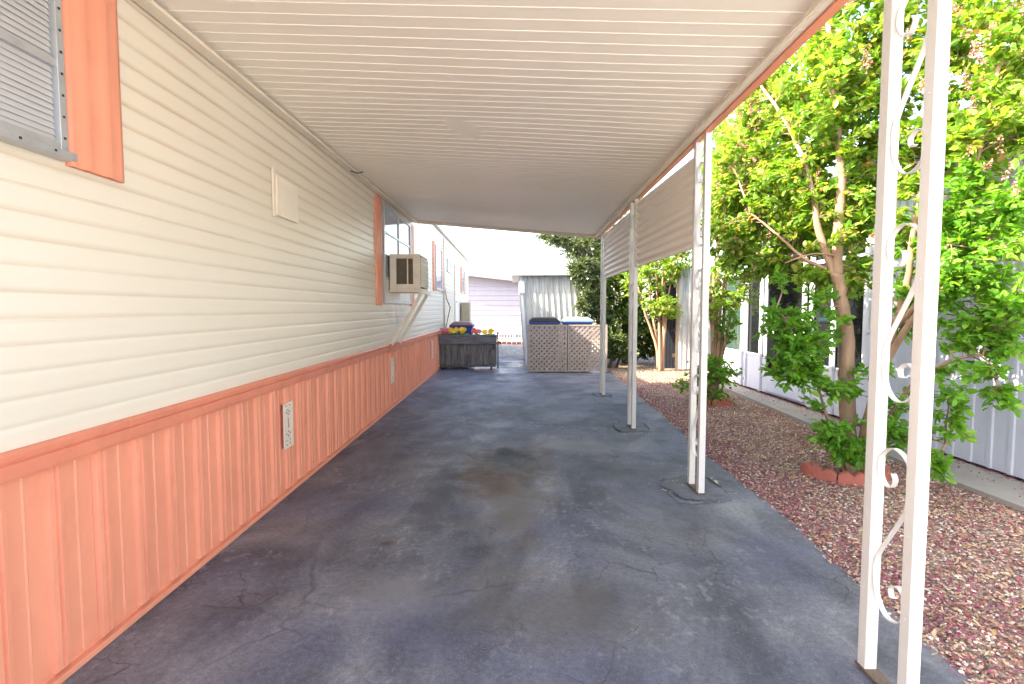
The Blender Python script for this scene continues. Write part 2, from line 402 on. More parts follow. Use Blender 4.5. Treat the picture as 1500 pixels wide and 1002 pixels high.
# street side behind the camera: unseen pale concrete apron added to bounce daylight back in
sheet_poly('bounce_pavement', [(-16,-30),(22,-30),(22,-2.1),(1.62,-2.1),(1.60,-1.303),(-1.97,-1.303),(-16,-1.303)], -.035, M['paleconc'])
def bed_z(x, y): return -.012
bed = [(edge_x(y)-.02, y) for y in np.arange(-2, 12.6, .4)]+[(2.1,12.9),(2.1,17.5),(5.2,17.5),(5.2,-2)]
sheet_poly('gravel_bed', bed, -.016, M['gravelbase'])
sheet_poly('far_gravel', [(-1.95,16.05),(2.0,16.05),(2.0,21.9),(-1.95,21.9)], -.028, M['fargravel'])
# concrete walkway strip along the right-hand house
wk = MB(); ys = np.arange(2.0, 11.3, .3)
inn = lambda y: 3.62-.10*math.sin(y*.55-1.0)*1.0
prev = None
vs = []; fs = []
for i, y in enumerate(ys):
    vs += [(inn(y), y, -.05), (inn(y), y, .035), (4.04, y, .035), (4.04, y, -.05)]
    if i: fs += [((i-1)*4+j, i*4+j, i*4+j+1, (i-1)*4+j+1) for j in range(3)]
fs += [(0,1,2,3), tuple(len(vs)-4+j for j in (3,2,1,0))]
wk.add(vs, [f[::-1] for f in fs]); kind(obj('walkway', wk, M['concrete']), 'structure')

# loose gravel, petals and leaves (nobody could count them)
def scatter_mesh(name, templates, P, scale, yaw, tilt, mat, zscale=None):
    """one mesh made of n copies of small templates (numpy)"""
    n = len(P); tid = RNG.integers(0, len(templates), n)
    V = []; Fc = []; Ls = []; base = 0
    for t, (tv, tf) in enumerate(templates):
        idx = np.where(tid == t)[0]; m = len(idx)
        if not m: continue
        tv = np.array(tv)
        v = tv[None]*scale[idx][:, None, :]
        a, b, c = yaw[idx], tilt[idx, 0], tilt[idx, 1]
        x, y, z = v[..., 0], v[..., 1], v[..., 2]
        y, z = y*np.cos(b)[:, None]-z*np.sin(b)[:, None], y*np.sin(b)[:, None]+z*np.cos(b)[:, None]
        x, z = x*np.cos(c)[:, None]-z*np.sin(c)[:, None], x*np.sin(c)[:, None]+z*np.cos(c)[:, None]
        x, y = x*np.cos(a)[:, None]-y*np.sin(a)[:, None], x*np.sin(a)[:, None]+y*np.cos(a)[:, None]
        v = np.stack([x, y, z], -1)+P[idx][:, None, :]
        V.append(v.reshape(-1, 3))
        tf = np.array(tf); f = tf[None]+(np.arange(m)*len(tv))[:, None, None]+base
        Fc.append(f.reshape(-1, tf.shape[1])); base += m*len(tv)
    return np_mesh(name, np.concatenate(V), Fc, mat)
def np_mesh(name, V, Fl, mat, smooth=False):
    me = bpy.data.meshes.new(name); nv = len(V)
    loops = np.concatenate([f.reshape(-1) for f in Fl]); sizes = np.concatenate([np.full(len(f), f.shape[1]) for f in Fl])
    me.vertices.add(nv); me.vertices.foreach_set('co', V.astype(np.float32).reshape(-1))
    me.loops.add(len(loops)); me.loops.foreach_set('vertex_index', loops.astype(np.int32))
    me.polygons.add(len(sizes)); st = np.concatenate([[0], np.cumsum(sizes)[:-1]])
    me.polygons.foreach_set('loop_start', st.astype(np.int32))
    try: me.polygons.foreach_set('loop_total', sizes.astype(np.int32))
    except Exception: pass
    me.polygons.foreach_set('use_smooth', np.full(len(sizes), smooth))
    me.update(calc_edges=True); me.validate()
    return link(name, me, mat)
def pebble_templates():
    out = []
    for q in range(5):
        rr = random.Random(q); vs = []
        for lat, n in ((-.35, 5), (.45, 5)):
            for i in range(n):
                a = 2*math.pi*(i+.5*(lat > 0))/n+rr.uniform(-.25, .25); r = (1-.35*abs(lat))*rr.uniform(.8, 1.1)
                vs.append((r*math.cos(a), r*math.sin(a), lat*.8))
        vs.append((rr.uniform(-.2, .2), rr.uniform(-.2, .2), .62))
        fs = []
        for i in range(5): fs += [(i, (i+1) % 5, 5+i), ((i+1) % 5, 5+(i+1) % 5, 5+i), (5+i, 5+(i+1) % 5, 10)]
        out.append((vs, fs))
    return out
def bed_points(n, y0, y1, power=1.0, x1=None, zlo=-.014, zhi=.006):
    u = RNG.random(n)**power; y = y0+(y1-y0)*u
    ex = np.array([edge_x(v) for v in y]); xr = np.array([inn(v) for v in y]) if x1 is None else np.full(n, x1)
    x = ex-.03+RNG.random(n)*(xr-ex+.02)
    return np.stack([x, y, RNG.uniform(zlo, zhi, n)], 1)
def rnd(n, a, b): return RNG.uniform(a, b, n)
P = np.concatenate([bed_points(26000, 1.7, 7.2, 1.35), bed_points(9000, 6.5, 12.8, 1.1)])
n = len(P); s0 = .0045+.0075*RNG.random(n)**2.0
kind(scatter_mesh('loose_gravel', pebble_templates(), P, np.stack([s0*rnd(n, .9, 1.5), s0, s0*rnd(n, .5, .85)], 1), rnd(n, 0, 6.3), RNG.normal(0, .25, (n, 2)), M['pebble']), 'stuff')
petal_t = [([(-1,-.5,0),(0,-.75,.25),(1,-.35,.05),(.9,.45,.2),(0,.7,-.05),(-.9,.5,.25)], [(0,1,4,5),(1,2,3,4)]),
           ([(-1,-.3,.1),(0,-.6,0),(1,-.2,.3),(1,.3,.2),(0,.5,.2),(-1,.4,0)], [(0,1,4,5),(1,2,3,4)])]
def petal_field(P0, dens_fn):
    keep = RNG.random(len(P0)) < dens_fn(P0[:, 0], P0[:, 1]); return P0[keep]
def clumpy(x, y):
    return .10+.62*np.clip(.5+.5*np.sin(x*5.1+1.3*np.sin(y*2.3))*np.sin(y*3.7+x), 0, 1)
P = petal_field(bed_points(36000, 1.7, 11.0, 1.35, zlo=-.004, zhi=.012), lambda x, y: clumpy(x, y)*(1.0-.35*(x-1.7)/2*(y < 4)))
# drift along the driveway edge and along the wall of the right-hand house
y = rnd(4200, 2.2, 9.5); e = np.array([edge_x(v) for v in y]); P2 = np.stack([e-.01+np.abs(RNG.normal(.02, .22, 4200)), y, rnd(4200, -.002, .012)], 1)
y = rnd(2600, 2.6, 9.0); P3 = np.stack([4.14-np.abs(RNG.normal(0, .075, 2600)), y, np.where(True, rnd(2600, .0, .015), 0)], 1); P3[:, 2] = np.where(P3[:, 0] < 4.04, .039, P3[:, 2])
y = rnd(420, 3.0, 10.5); P4 = np.stack([rnd(420, 3.66, 4.03), y, np.full(420, .039)], 1)
P = np.concatenate([P, P2, P3, P4]); n = len(P); s0 = rnd(n, .006, .0115)
kind(scatter_mesh('fallen_petals', petal_t, P, np.stack([s0, s0*rnd(n, .6, 1), s0], 1), rnd(n, 0, 6.3), RNG.normal(0, .4, (n, 2)), M['petal']), 'stuff')
P = np.concatenate([bed_points(4200, 1.8, 9.0, 1.1, zlo=.0, zhi=.014), bed_points(5200, 9.6, 14.5, 1.0, x1=4.3, zlo=-.008, zhi=.014)])
y = rnd(46, 3.8, 4.5); P5 = np.stack([np.clip(RNG.normal(1.42, .16, 46), 1.1, 1.7), y, np.full(46, .004)], 1)
y = rnd(40, 5.9, 6.7); P6 = np.stack([np.clip(RNG.normal(1.42, .13, 40), 1.1, 1.75), y, np.full(40, .004)], 1)
P = np.concatenate([P, P5, P6]); n = len(P); s0 = rnd(n, .010, .024)
kind(scatter_mesh('dry_leaves', petal_t, P, np.stack([s0, s0*rnd(n, .25, .6), s0*.6], 1), rnd(n, 0, 6.3), RNG.normal(0, .3, (n, 2)), M['drystraw']), 'stuff')

# ------------------------------------------------------------------ the mobile home on the left
HX = -1.70                                   # face of its long wall
home = thing('mobile_home', 'long cream mobile home with horizontal lap siding and an orange ribbed skirt', 'mobile home', (HX, 9.0, 0))
Y0, Y1 = -.6, 20.9
def lap(z0, z1, x, pitch=.0925, amp=.0015):
    """outward bulging laps: points (x, z) from bottom to top"""
    pts = []; z = z0
    while z < z1-.001:
        for t, d in ((0, -.002), (.07, -.0015), (.14, .35), (.25, .75), (.42, .98), (.62, .9), (.82, .55), (.96, .12)):
            if z+t*pitch <= z1: pts.append((x+max(d, 0)*amp if d > 0 else x+d, z+t*pitch))
        z += pitch
    pts.append((x, z1)); return pts
mb = MB()
# siding in lengths that lap over each other with a faint seam
cuts = [Y0, 1.25, 3.42, 6.1, 8.9, 11.3, 14.2, 17.3, Y1]
for i in range(len(cuts)-1):
    a, b = cuts[i], cuts[i+1]; off = .0016*(i % 2)
    mb.sheet([(x+off, a, z) for x, z in lap(.9, 3.2, HX)], (0, b-a, 0), True)
mb.f = [f[::-1] for f in mb.f]
mb.box(HX-3.6, HX-.006, Y0+.02, Y1, .86, 3.22); mb.box(HX-3.6, HX-.05, Y0+.02, Y1, .0, .859)
obj('wall', mb, M['siding'], home)
# the fine horizontal panel joint at about eye level below the window
for z_, y_ in ((1.8385, 5.2), (1.3575, 5.9)):
    mb = MB(); mb.box(HX-.002, HX+.0052, Y0+.1, y_, z_, z_+.0035); obj('joint_strip', mb, M['cream'], home)
mb = MB(); mb.box(HX-3.68, HX+.07, Y0-.05, Y1+.06, 3.225, 3.30); mb.box(HX-3.5, HX-.08, Y0, Y1, 3.30, 3.36); obj('roof', mb, M['white'], home, .006)
mb = MB(); mb.box(HX-.01, HX+.022, Y1-.05, Y1+.025, .3, 3.22); obj('corner_trim', mb, M['cream'], home, .003)
# skirt: trapezoid ribs with a centre groove and two pencil ribs per module
mb = MB(); prof = []; y = Y0; r_ = random.Random(3); q = 0
while y < 12.95:
    q += 1
    for t, d in ((0,0),(.007,.018),(.027,.020),(.033,.008),(.042,.008),(.048,.020),(.068,.018),(.075,0),(.142,0),(.148,.0045),(.155,0),(.226,0)):
        prof.append((HX-.012+d, y+t, .045))
    if q % 3 == 0: prof += [(HX-.013, y+.2265, .045), (HX-.026, y+.2275, .045), (HX-.026, y+.2285, .045), (HX-.0125, y+.2295, .045)]
    y += .23
mb.sheet(prof, (0,0,.80)); obj('skirt', mb, M['orange'], home)
mb = MB(); mb.box(HX-.03, HX+.016, Y0, 13.0, .002, .028); mb.box(HX-.03, HX-.012, Y0, 13.0, .028, .05); obj('bottom_rail', mb, M['orange'], home, .003)
mb = MB()
pr = [(HX-.01,.825),(HX+.028,.825),(HX+.030,.836),(HX+.030,.880),(HX+.022,.884),(HX+.022,.889),(HX+.031,.893),(HX+.031,.912),(HX+.022,.922),(HX-.002,.924)]
for a, b in ((Y0, 2.34), (2.341, 4.55), (4.551, 7.35), (7.72, 12.96)):
    mb.sheet([(x, a, z) for x, z in pr], (0, b-a, 0))
mb.box(HX-.01, HX+.043, 7.352, 7.716, .80, .926)
obj('belt_trim', mb, M['orange_trim'], home)
# small notches in the ribs (dents)
# skirt vents (pierced cream plates)
def vent(yc, w, z0, z1):
    mb = MB(); x0, x1 = HX+.010, HX+.018
    v_ = obj('vent', mb_frame_plate(yc, w, z0, z1, x0, x1), M['cream'], home)
    b = MB(); b.box(HX-.006, HX+.0095, yc-w/2+.008, yc+w/2-.008, z0+.01, z1-.01); obj('backing', b, M['brickred'], v_)
def mb_frame_plate(yc, w, z0, z1, x0, x1):
    """plate pierced by blocks of square holes, built as a grid of solid cells"""
    mb = MB(); nc, nr = 5, 21
    pat = ['11111','10101','11111','10101','11111','11011','10101','11011','11111','11011','11011','11011','11011','11011','11111','11011','10101','11011','11111','10101','11111']
    cw, chh = w/nc, (z1-z0)/nr
    for r in range(nr):
        c = 0
        while c < nc:
            if pat[r][c] == '1':
                e = c
                while e < nc and pat[r][e] == '1': e += 1
                mb.box(x0, x1-.0002*(r % 2), yc-w/2+c*cw, yc-w/2+e*cw, z0+r*chh, z0+(r+1)*chh); c = e
            else: c += 1
    return mb
vent(4.02, .16, .36, .70); vent(7.58, .16, .36, .72); vent(11.35, .16, .36, .74)
# shutters (fluted) and windows
def shutter(y0, y1, z0, z1, mat='orange'):
    mb = MB(); w = y1-y0; pr = []
    for t, d in ((0,0),(.01,.012),(.1,.014),(.22,.014),(.30,.023),(.38,.014),(.48,.016),(.60,.016),(.68,.025),(.76,.015),(.92,.014),(.99,.012),(1,0)):
        pr.append((HX+.011+d, y0+t*w, z0))
    mb.sheet(pr, (0,0,z1-z0), True); mb.box(HX-.006, HX+.0112, y0, y1, z0, z1)
    return obj('shutter', mb, M[mat], home)
def window(y0, y1, z0, z1, bars_y=(), bars_z=(), pane='glasssky', fr=.035, mat='alu', sill=False):
    mb = MB(); x0, x1 = HX+.001, HX+.036
    mb.box(x0, x1, y0, y0+fr, z0, z1); mb.box(x0, x1, y1-fr, y1, z0, z1)
    mb.box(x0, x1-.001, y0+fr, y1-fr, z0, z0+fr); mb.box(x0, x1-.001, y0+fr, y1-fr, z1-fr, z1)
    w_ = obj('window', mb, M[mat], home, .002)
    g = MB()
    for b in bars_y: g.box(x0, x1-.004, b-.014, b+.014, z0+fr, z1-fr)
    for b in bars_z: g.box(x0, x1-.006, y0+fr, y1-fr, b-.014, b+.014)
    if bars_y or bars_z: obj('sash_bar', g, M[mat], w_)
    g = MB()
    if pane == 'glasssee': g.add([(HX+.024, y0+fr*.6, z0+fr*.6), (HX+.024, y1-fr*.6, z0+fr*.6), (HX+.024, y1-fr*.6, z1-fr*.6), (HX+.024, y0+fr*.6, z1-fr*.6)], [(0,1,2,3)])
    else: g.box(HX+.014, HX+.018, y0+fr*.6, y1-fr*.6, z0+fr*.6, z1-fr*.6)
    obj('pane', g, M[pane], w_)
    if sill:
        g = MB(); g.box(HX+.002, HX+.062, y0-.01, y1+.01, z0-.03, z0-.002); obj('sill', g, M[mat], w_, .004)
    return w_
w1 = window(.72, 2.065, 1.985, 2.80, bars_z=(2.30, 2.56), pane='glasssee', fr=.032, sill=True)
g = MB(); y = 1.985
while y < 2.80:
    g.bar((HX+.0120, .75, y+.02), (HX+.0120, 2.032, y+.02), .0235, .0012, (.95, 0, .31)); y += .0225
for yy in (.95, 1.78): g.box(HX+.0160, HX+.0168, yy, yy+.003, 2.0, 2.78)
obj('blind', g, M['blind'], w1)
g = MB(); g.box(HX+.0002, HX+.0066, .74, 2.05, 2.0, 2.79); obj('backing', g, M['alu'], w1)
sc0 = None
for i in range(19):
    if i < 10: p = (HX+.0362, 2.049, 2.034+i*.078)
    else: p = (HX+.0622, .854+(i-10)*.14, 1.970)
    if sc0 is None:
        g = MB(); g.box(p[0], p[0]+.003, p[1]-.004, p[1]+.004, p[2]-.004, p[2]+.004); sc0 = obj('screw', g, M['dark'], w1); sp = Vector(p)
    else:
        q = sc0.copy(); COL.objects.link(q); q.parent = w1; q.location = Vector(p)-sp
shutter(2.085, 2.375, 1.945, 2.83); shutter(.42, .71, 1.945, 2.83)
shutter(6.74, 7.03, 1.45, 2.81); shutter(9.02, 9.32, 1.45, 2.81)
w2 = window(7.10, 8.98, 1.48, 2.80, bars_y=(8.05,), bars_z=(2.42, 1.82), mat='alu', fr=.05)
# white window beyond the carport, its shutters, a small high window, a narrow one at the end
shutter(11.6, 11.9, 1.80, 2.86, 'orange_trim'); window(11.95, 13.0, 1.83, 2.82, bars_z=(2.32,), fr=.05); shutter(13.05, 13.36, 1.80, 2.86, 'orange_trim')
window(14.15, 15.0, 2.38, 2.72, fr=.05)
shutter(17.85, 18.15, 1.95, 2.80, 'orange_trim'); window(18.2, 19.1, 1.98, 2.76, bars_z=(2.36,), fr=.05); shutter(19.15, 19.45, 1.95, 2.80, 'orange_trim')
mb = MB(); mb.box(HX+.002, HX+.02, 16.0, 17.05, .7, 2.62); dr = obj('door', mb, M['white'], home, .004)
mb = MB(); mb.box(HX+.002, HX+.034, 15.92, 15.995, .7, 2.70); mb.box(HX+.002, HX+.034, 17.055, 17.13, .7, 2.70); mb.box(HX+.002, HX+.034, 15.995, 17.055, 2.625, 2.70); obj('frame', mb, M['cream'], dr)
mb = MB(); mb.tube([(HX+.02,16.12,1.62),(HX+.06,16.12,1.62),(HX+.07,16.12,1.6)], .018); obj('handle', mb, M['alu'], dr)
# access hatch box and the cable
mb = MB(); mb.box(HX+.006, HX+.030, 3.90, 4.27, 2.07, 2.355); hb = obj('access_hatch', mb, M['cream'], home, .004)
mb = MB(); mb.box(HX+.006, HX+.018, 3.862, 3.896, 2.06, 2.40); obj('hinge_strip', mb, M['cream'], hb)
mb = MB()
cp = [(HX+.02, 13.5, 3.1),(HX+.02,13.5,2.4),(HX+.02,13.52,1.95),(HX+.05,13.66,1.65),(HX+.12,13.82,1.45),(HX+.06,13.72,1.12),(HX+.02,13.55,.85),(HX+.02,13.5,.5)]
mb.tube(cp, .012, 6); obj('cable', mb, M['black'], home)
mb = MB(); mb.tube([(HX+.025,13.4,3.15),(HX+.025,13.4,.6)], .02, 8); obj('conduit', mb, M['cream'], home)
# exterior skirt of the far part, pale
mb = MB(); prof = []; y = 13.0
while y < 20.8:
    for t, d in ((0,0),(.02,.012),(.08,.012),(.1,0)): prof.append((HX-.01+d, y+t, .0))
    y += .23
mb.sheet(prof, (0,0,.9)); part_label(obj('skirt', mb, M['cream'], home), 'pale skirt of the far end')

tb = thing('utility_cabinet', 'tan utility cabinet standing against the far end of the cream mobile home', 'cabinet', (-1.45, 17.9, 0))
mb = MB(); mb.box(HX+.04, -1.38, 17.6, 18.2, .62, 1.62); obj('case', mb, M['tan'], tb, .01)
mb = MB(); mb.box(HX+.07, -1.41, 17.594, 17.599, .68, 1.55); obj('door', mb, M['tan'], tb)
mb = MB(); mb.box(HX+.03, -1.36, 17.58, 18.22, 0, .61); obj('base', mb, M['skyplastic'], tb, .01)

# window air conditioner with its two wall braces
ac = thing('air_conditioner', 'cream window air conditioner sticking out of the wall on two slanted braces', 'air conditioner', (-1.47, 7.75, 1.64))
ax0, ax1, ay0, ay1, az0, az1 = HX+.04, -1.245, 7.36, 8.06, 1.665, 2.145
mb = MB()
# body as a shell with an opening in the side towards the driveway entrance
mb.box(ax0, ax1, ay0+.02, ay1, az0, az0+.02); mb.box(ax0, ax1, ay0+.02, ay1, az1-.02, az1)
mb.box(ax0, ax1-.012, ay1-.02, ay1-.001, az0+.02, az1-.02)
mb.box(ax0, ax0+.09, ay0, ay0+.0195, az0, az1); mb.box(ax1-.10, ax1, ay0, ay0+.0195, az0, az1)
mb.box(ax0+.09, ax1-.10, ay0, ay0+.0195, az0, az0+.075); mb.box(ax0+.09, ax1-.10, ay0, ay0+.0195, az1-.06, az1)
obj('case', mb, M['acwhite'], ac, .004)
mb = MB(); mb.box(ax0+.005, ax1-.05, ay0+.10, ay1-.03, az0+.022, az1-.022); obj('core', mb, M['dark'], ac)
mb = MB(); xm = ax0+.235; mb.box(xm, xm+.016, ay0-.002, ay0+.012, az0+.075, az1-.06); obj('mullion', mb, M['acwhite'], ac)
mb = MB()
for i in range(16):
    z = az0+.085+i*.0215
    mb.bar((ax0+.092, ay0+.035, z), (ax1-.102, ay0+.035, z), .03, .004, (0, .5, .85))
obj('louver', mb, M['fin'], ac)
mb = MB()
mb.box(ax1+.001, ax1+.008, ay0+.035, ay1-.035, az0+.04, az0+.05); mb.box(ax1+.001, ax1+.008, ay0+.035, ay1-.035, az1-.05, az1-.04)
for i in range(26):
    y = ay0+.04+i*(ay1-ay0-.08)/25; mb.box(ax1+.002, ax1+.007, y-.004, y+.004, az0+.05, az1-.05)
for z in (az0+.16, az0+.26, az0+.36): mb.box(ax1+.0025, ax1+.009, ay0+.04, ay1-.04, z, z+.006)
obj('grille', mb, M['acwhite'], ac)
mb = MB(); mb.box(ax1-.004, ax1+.0008, ay0+.03, ay1-.03, az0+.035, az1-.035); obj('fin_pack', mb, M['fin'], ac)
mb = MB(); mb.box(HX+.03, ax1+.03, ay0-.03, ay1+.04, az0-.03, az0-.002); mb.box(ax1-.02, ax1+.034, ay0-.032, ay1+.042, az0-.058, az0-.031); obj('shelf', mb, M['cream'], ac, .003)
for yb in (7.44, 7.98):
    mb = MB(); mb.bar((ax1-.01, yb, az0-.06), (HX+.035, yb, .905), .045, .035, (0,1,0)); obj('brace', mb, M['cream'], ac, .003)
mb = MB(); mb.box(HX+.019, HX+.030, 7.16, 8.9, 1.51, 1.80); obj('filler_panel', mb, M['acwhite'], ac)

# ------------------------------------------------------------------ carport
cp_ = thing('carport', 'cream sheet metal carport roof with orange edge beam on white scroll columns', 'carport', (0, 5, 0))
CY0, CY1 = .95, 9.25
px = lambda y: 1.372+.0105*y                    # line of the columns / beam
zl = lambda y: 2.775+.014*y                     # ceiling height at the home wall
zr = lambda y: 2.775-.0132*y                     # ceiling height at the beam
mb = MB(); y = CY0; xl = HX+.05; r_ = random.Random(5)
NX = 14
rows = []
while y < CY1-.02:
    for t, d in ((0,.0),(.0012,-.0020),(.0045,-.0020),(.0052,-.0013)):
        rows.append((min(y+t, CY1), d))
    y += .105
vs = []
for (yy, d) in rows:
    xr = px(yy)-.055
    for i in range(NX+1):
        f = i/NX; sag = .010*math.sin(f*math.pi)*math.sin(yy*1.9)+.004*math.sin(yy*4.3+f*5)
        vs.append((xl+(xr-xl)*f, yy, zl(yy)*(1-f)+zr(yy)*f+d+sag))
m_ = NX+1
mb.add(vs, [(a*m_+i, (a+1)*m_+i, (a+1)*m_+i+1, a*m_+i+1) for a in range(len(rows)-1) for i in range(NX)], False)
# the upper skin of the roof (seen only from above)
mb.add([(xl, CY0, zl(CY0)+.06), (px(CY0)+.021, CY0, zr(CY0)+.06), (px(CY1)+.021, CY1, zr(CY1)+.06), (xl, CY1, zl(CY1)+.06)], [(0,1,2,3)])
obj('roof_panel', mb, M['ceiling'], cp_)
def ybar(mb, fx0, fx1, fz0, fz1, y0=CY0, y1=CY1):
    b = [(fx0(y0), y0, fz0(y0)), (fx1(y0), y0, fz0(y0)), (fx1(y1), y1, fz0(y1)), (fx0(y1), y1, fz0(y1))]
    t = [(fx0(y0), y0, fz1(y0)), (fx1(y0), y0, fz1(y0)), (fx1(y1), y1, fz1(y1)), (fx0(y1), y1, fz1(y1))]
    mb.hexa(b, t)
# flashing where the roof hangs on the home wall, in three lapped lengths
mb = MB()
for i, (a, b) in enumerate(((CY0, 3.05), (3.055, 5.2), (5.205, CY1))):
    o_ = .0015*i
    ybar(mb, lambda y: HX+.014, lambda y: HX+.085+o_, lambda y: zl(y)-.040, lambda y: zl(y)-.022, a, b)
    ybar(mb, lambda y: HX+.014, lambda y: HX+.034+o_, lambda y: zl(y)-.021, lambda y: zl(y)+.05, a, b)
obj('ledger', mb, M['cream'], cp_, .002)
mb = MB(); mb.tube([(HX+.05, 5.6, zl(5.6)-.045), (HX+.12, 5.63, zl(5.6)-.06), (HX+.17, 5.62, zl(5.6)-.05)], .006, 6); obj('hook', mb, M['black'], cp_)
# edge beam: cream channel inside, orange gutter outside
mb = MB()
for a, b in ((CY0, 2.6), (2.603, 4.12), (4.123, 6.6), (6.603, CY1)):
    ybar(mb, lambda y: px(y)-.068, lambda y: px(y)-.0255, lambda y: zr(y)-.036, lambda y: zr(y)+.05, a, b)
    ybar(mb, lambda y: px(y)-.080, lambda y: px(y)-.0685, lambda y: zr(y)-.036, lambda y: zr(y)-.026, a, b)
obj('beam', mb, M['cream'], cp_, .002)
mb = MB()
ybar(mb, lambda y: px(y)-.024, lambda y: px(y)+.022, lambda y: zr(y)-.045, lambda y: zr(y)-.036)
ybar(mb, lambda y: px(y)+.022, lambda y: px(y)+.027, lambda y: zr(y)-.045, lambda y: zr(y)+.09)
ybar(mb, lambda y: px(y)-.024, lambda y: px(y)-.019, lambda y: zr(y)-.0355, lambda y: zr(y)+.055)
obj('gutter', mb, M['orange'], cp_, .002)
# far end fascia
mb = MB()
mb.hexa([(xl, CY1+.002, zl(CY1)-.045), (px(CY1)+.03, CY1+.002, zr(CY1)-.055), (px(CY1)+.03, CY1+.03, zr(CY1)-.055), (xl, CY1+.03, zl(CY1)-.045)],
        [(xl, CY1+.002, zl(CY1)+.07), (px(CY1)+.03, CY1+.002, zr(CY1)+.07), (px(CY1)+.03, CY1+.03, zr(CY1)+.07), (xl, CY1+.03, zl(CY1)+.07)])
obj('end_fascia', mb, M['cream'], cp_, .003)
# columns: two square posts with S-scroll ironwork between
SC = [(.45,.12),(.52,.15),(.40,.188),(.18,.178),(.035,.115),(.12,.045),(.45,.002),(.82,.03),(.985,.10),(.96,.20),(.78,.30),(.40,.43),(.10,.54),(.02,.64),(.15,.75),(.45,.805),(.80,.79),(.985,.73),(.96,.665),(.75,.628),(.53,.655),(.56,.692),(.66,.69)]
def catmull(pts, k=6):
    out = []
    for i in range(len(pts)-1):
        p0, p1, p2, p3 = (np.array(pts[max(0, min(len(pts)-1, j))]) for j in (i-1, i, i+1, i+2))
        for q in range(k):
            t = q/k; out.append(.5*((2*p1)+(-p0+p2)*t+(2*p0-5*p1+4*p2-p3)*t*t+(-p0+3*p1-3*p2+p3)*t**3))
    out.append(np.array(pts[-1])); return out
def scroll(x, ya, yb, ztop, H=.78, w=.020, th=.0035):
    """flat iron ribbon; s = 0 at the far post face yb, 1 at the near post face ya"""
    P = catmull(SC); mb = MB(); pts = [np.array((yb+(ya-yb)*s, ztop-t*H)) for s, t in P]
    vs = []; n_ = len(pts)
    for i, p in enumerate(pts):
        d = pts[min(i+1, n_-1)]-pts[max(i-1, 0)]; d /= np.linalg.norm(d)+1e-9; nn = np.array((-d[1], d[0]))*th/2
        for sx, sn in ((-1,-1),(1,-1),(1,1),(-1,1)): vs.append((x+sx*w/2, p[0]+sn*nn[0], p[1]+sn*nn[1]))
    fs = [(i*4+k, i*4+(k+1) % 4, (i+1)*4+(k+1) % 4, (i+1)*4+k) for i in range(n_-1) for k in range(4)]+[(3,2,1,0), tuple((n_-1)*4+k for k in range(4))]
    mb.add(vs, fs); return mb
pw = .0232
def screws(mb, x, y):
    for z in (.10, .12, .33, .62, .64, 1.5, 2.1):
        mb.add([(x-pw-.002, y+dy, z+dz) for dy, dz in ((-.004,-.004),(.004,-.004),(.004,.004),(-.004,.004))]+[(x-pw+.001, y+dy, z+dz) for dy, dz in ((-.004,-.004),(.004,-.004),(.004,.004),(-.004,.004))],
               [(3,2,1,0),(0,1,5,4),(1,2,6,5),(2,3,7,6),(3,0,4,7)])
def column(ya, yb, xa, sub=True, tops=(2.50, 1.70, .90), single=False):
    x = xa
    root = None
    ms = [ya] if single else [ya, yb]
    c = bpy.data.objects.new('column', None); COL.objects.link(c); c.parent = cp_; c.location = Vector((x, ya, 0))-OFF[cp_]; OFF[c] = Vector((x, ya, 0))
    for i, y in enumerate(ms):
        mb = MB(); h = zr(y)-.0465
        mb.box(x-pw, x+pw, y-pw, y+pw, .012, h); screws(mb, x, y); obj('post', mb, M['white_post'], c, .003)
    mb = MB(); mb.box(x-.028, x+.028, min(ms)-.028, max(ms)+.03, .003, .011); obj('base_plate', mb, M['darkbark'], c)
    if not single:
        lo, hi = ms[0]+pw, ms[1]-pw
        for zt in tops: obj('scroll', scroll(x, lo, hi, zt), M['white_post'], c)
    return c
column(1.80, 2.015, 1.378)
column(4.00, 4.215, 1.424)
column(6.20, 6.415, 1.412)
column(8.62, 8.84, 1.472)
# hanging corrugated side screens
def screen(y0, y1, x0, x1, z0, z1a, z1b):
    mb = MB(); n_ = int((min(z1a, z1b)-z0)/.0058)
    for i in range(1):
        vs = []
        for j in range(n_+1):
            f = j/n_; d = .014*math.sin(2*math.pi*f*(z1a-z0)/.078)
            vs += [(x0+d, y0, z0+(z1a-z0)*f), (x1+d, y1, z0+(z1b-z0)*f)]
        mb.add(vs, [(2*j, 2*j+1, 2*j+3, 2*j+2) for j in range(n_)], True)
    s_ = obj('side_screen', mb, M['screen'], cp_)
    mb = MB(); mb.bar((x0, y0, z0-.006), (x1, y1, z0-.006), .028, .012); obj('hem', mb, M['cream'], s_)
screen(4.25, 6.17, 1.428, 1.416, 1.89, 2.585, 2.60)
screen(6.45, 8.59, 1.424, 1.462, 1.89, 2.565, 2.575)

# ------------------------------------------------------------------ asphalt repairs round the posts (thin raised patches with broken rims)
def patch(x, y, rx, ry, seed):
    r = random.Random(seed); mb = MB(); n_ = 72; vi = []; vo = []; w = 1.0
    for i in range(n_):
        a = 2*math.pi*i/n_; q = 1/max(abs(math.cos(a)), abs(math.sin(a)))**.6
        w = .72*w+.28*r.uniform(.72, 1.25); f = q*(w*(1-max(0, i-60)/12)+max(0, i-60)/12)
        h = r.uniform(.005, .010)
        vi.append((x+(rx*f-.014)*math.cos(a), y+(ry*f-.014)*math.sin(a), h)); vo.append((x+rx*f*math.cos(a), y+ry*f*math.sin(a), .003))
    mb.add(vi+vo+[(x, y, .009)], [(i, (i+1) % n_, 2*n_) for i in range(n_)]+[(i, n_+i, n_+(i+1) % n_, (i+1) % n_) for i in range(n_)])
    return mb
PM = paint('old_patch', (.135,.14,.165), .75, (.07,.07,.08), .7, 7, bump=.6, var=.3)
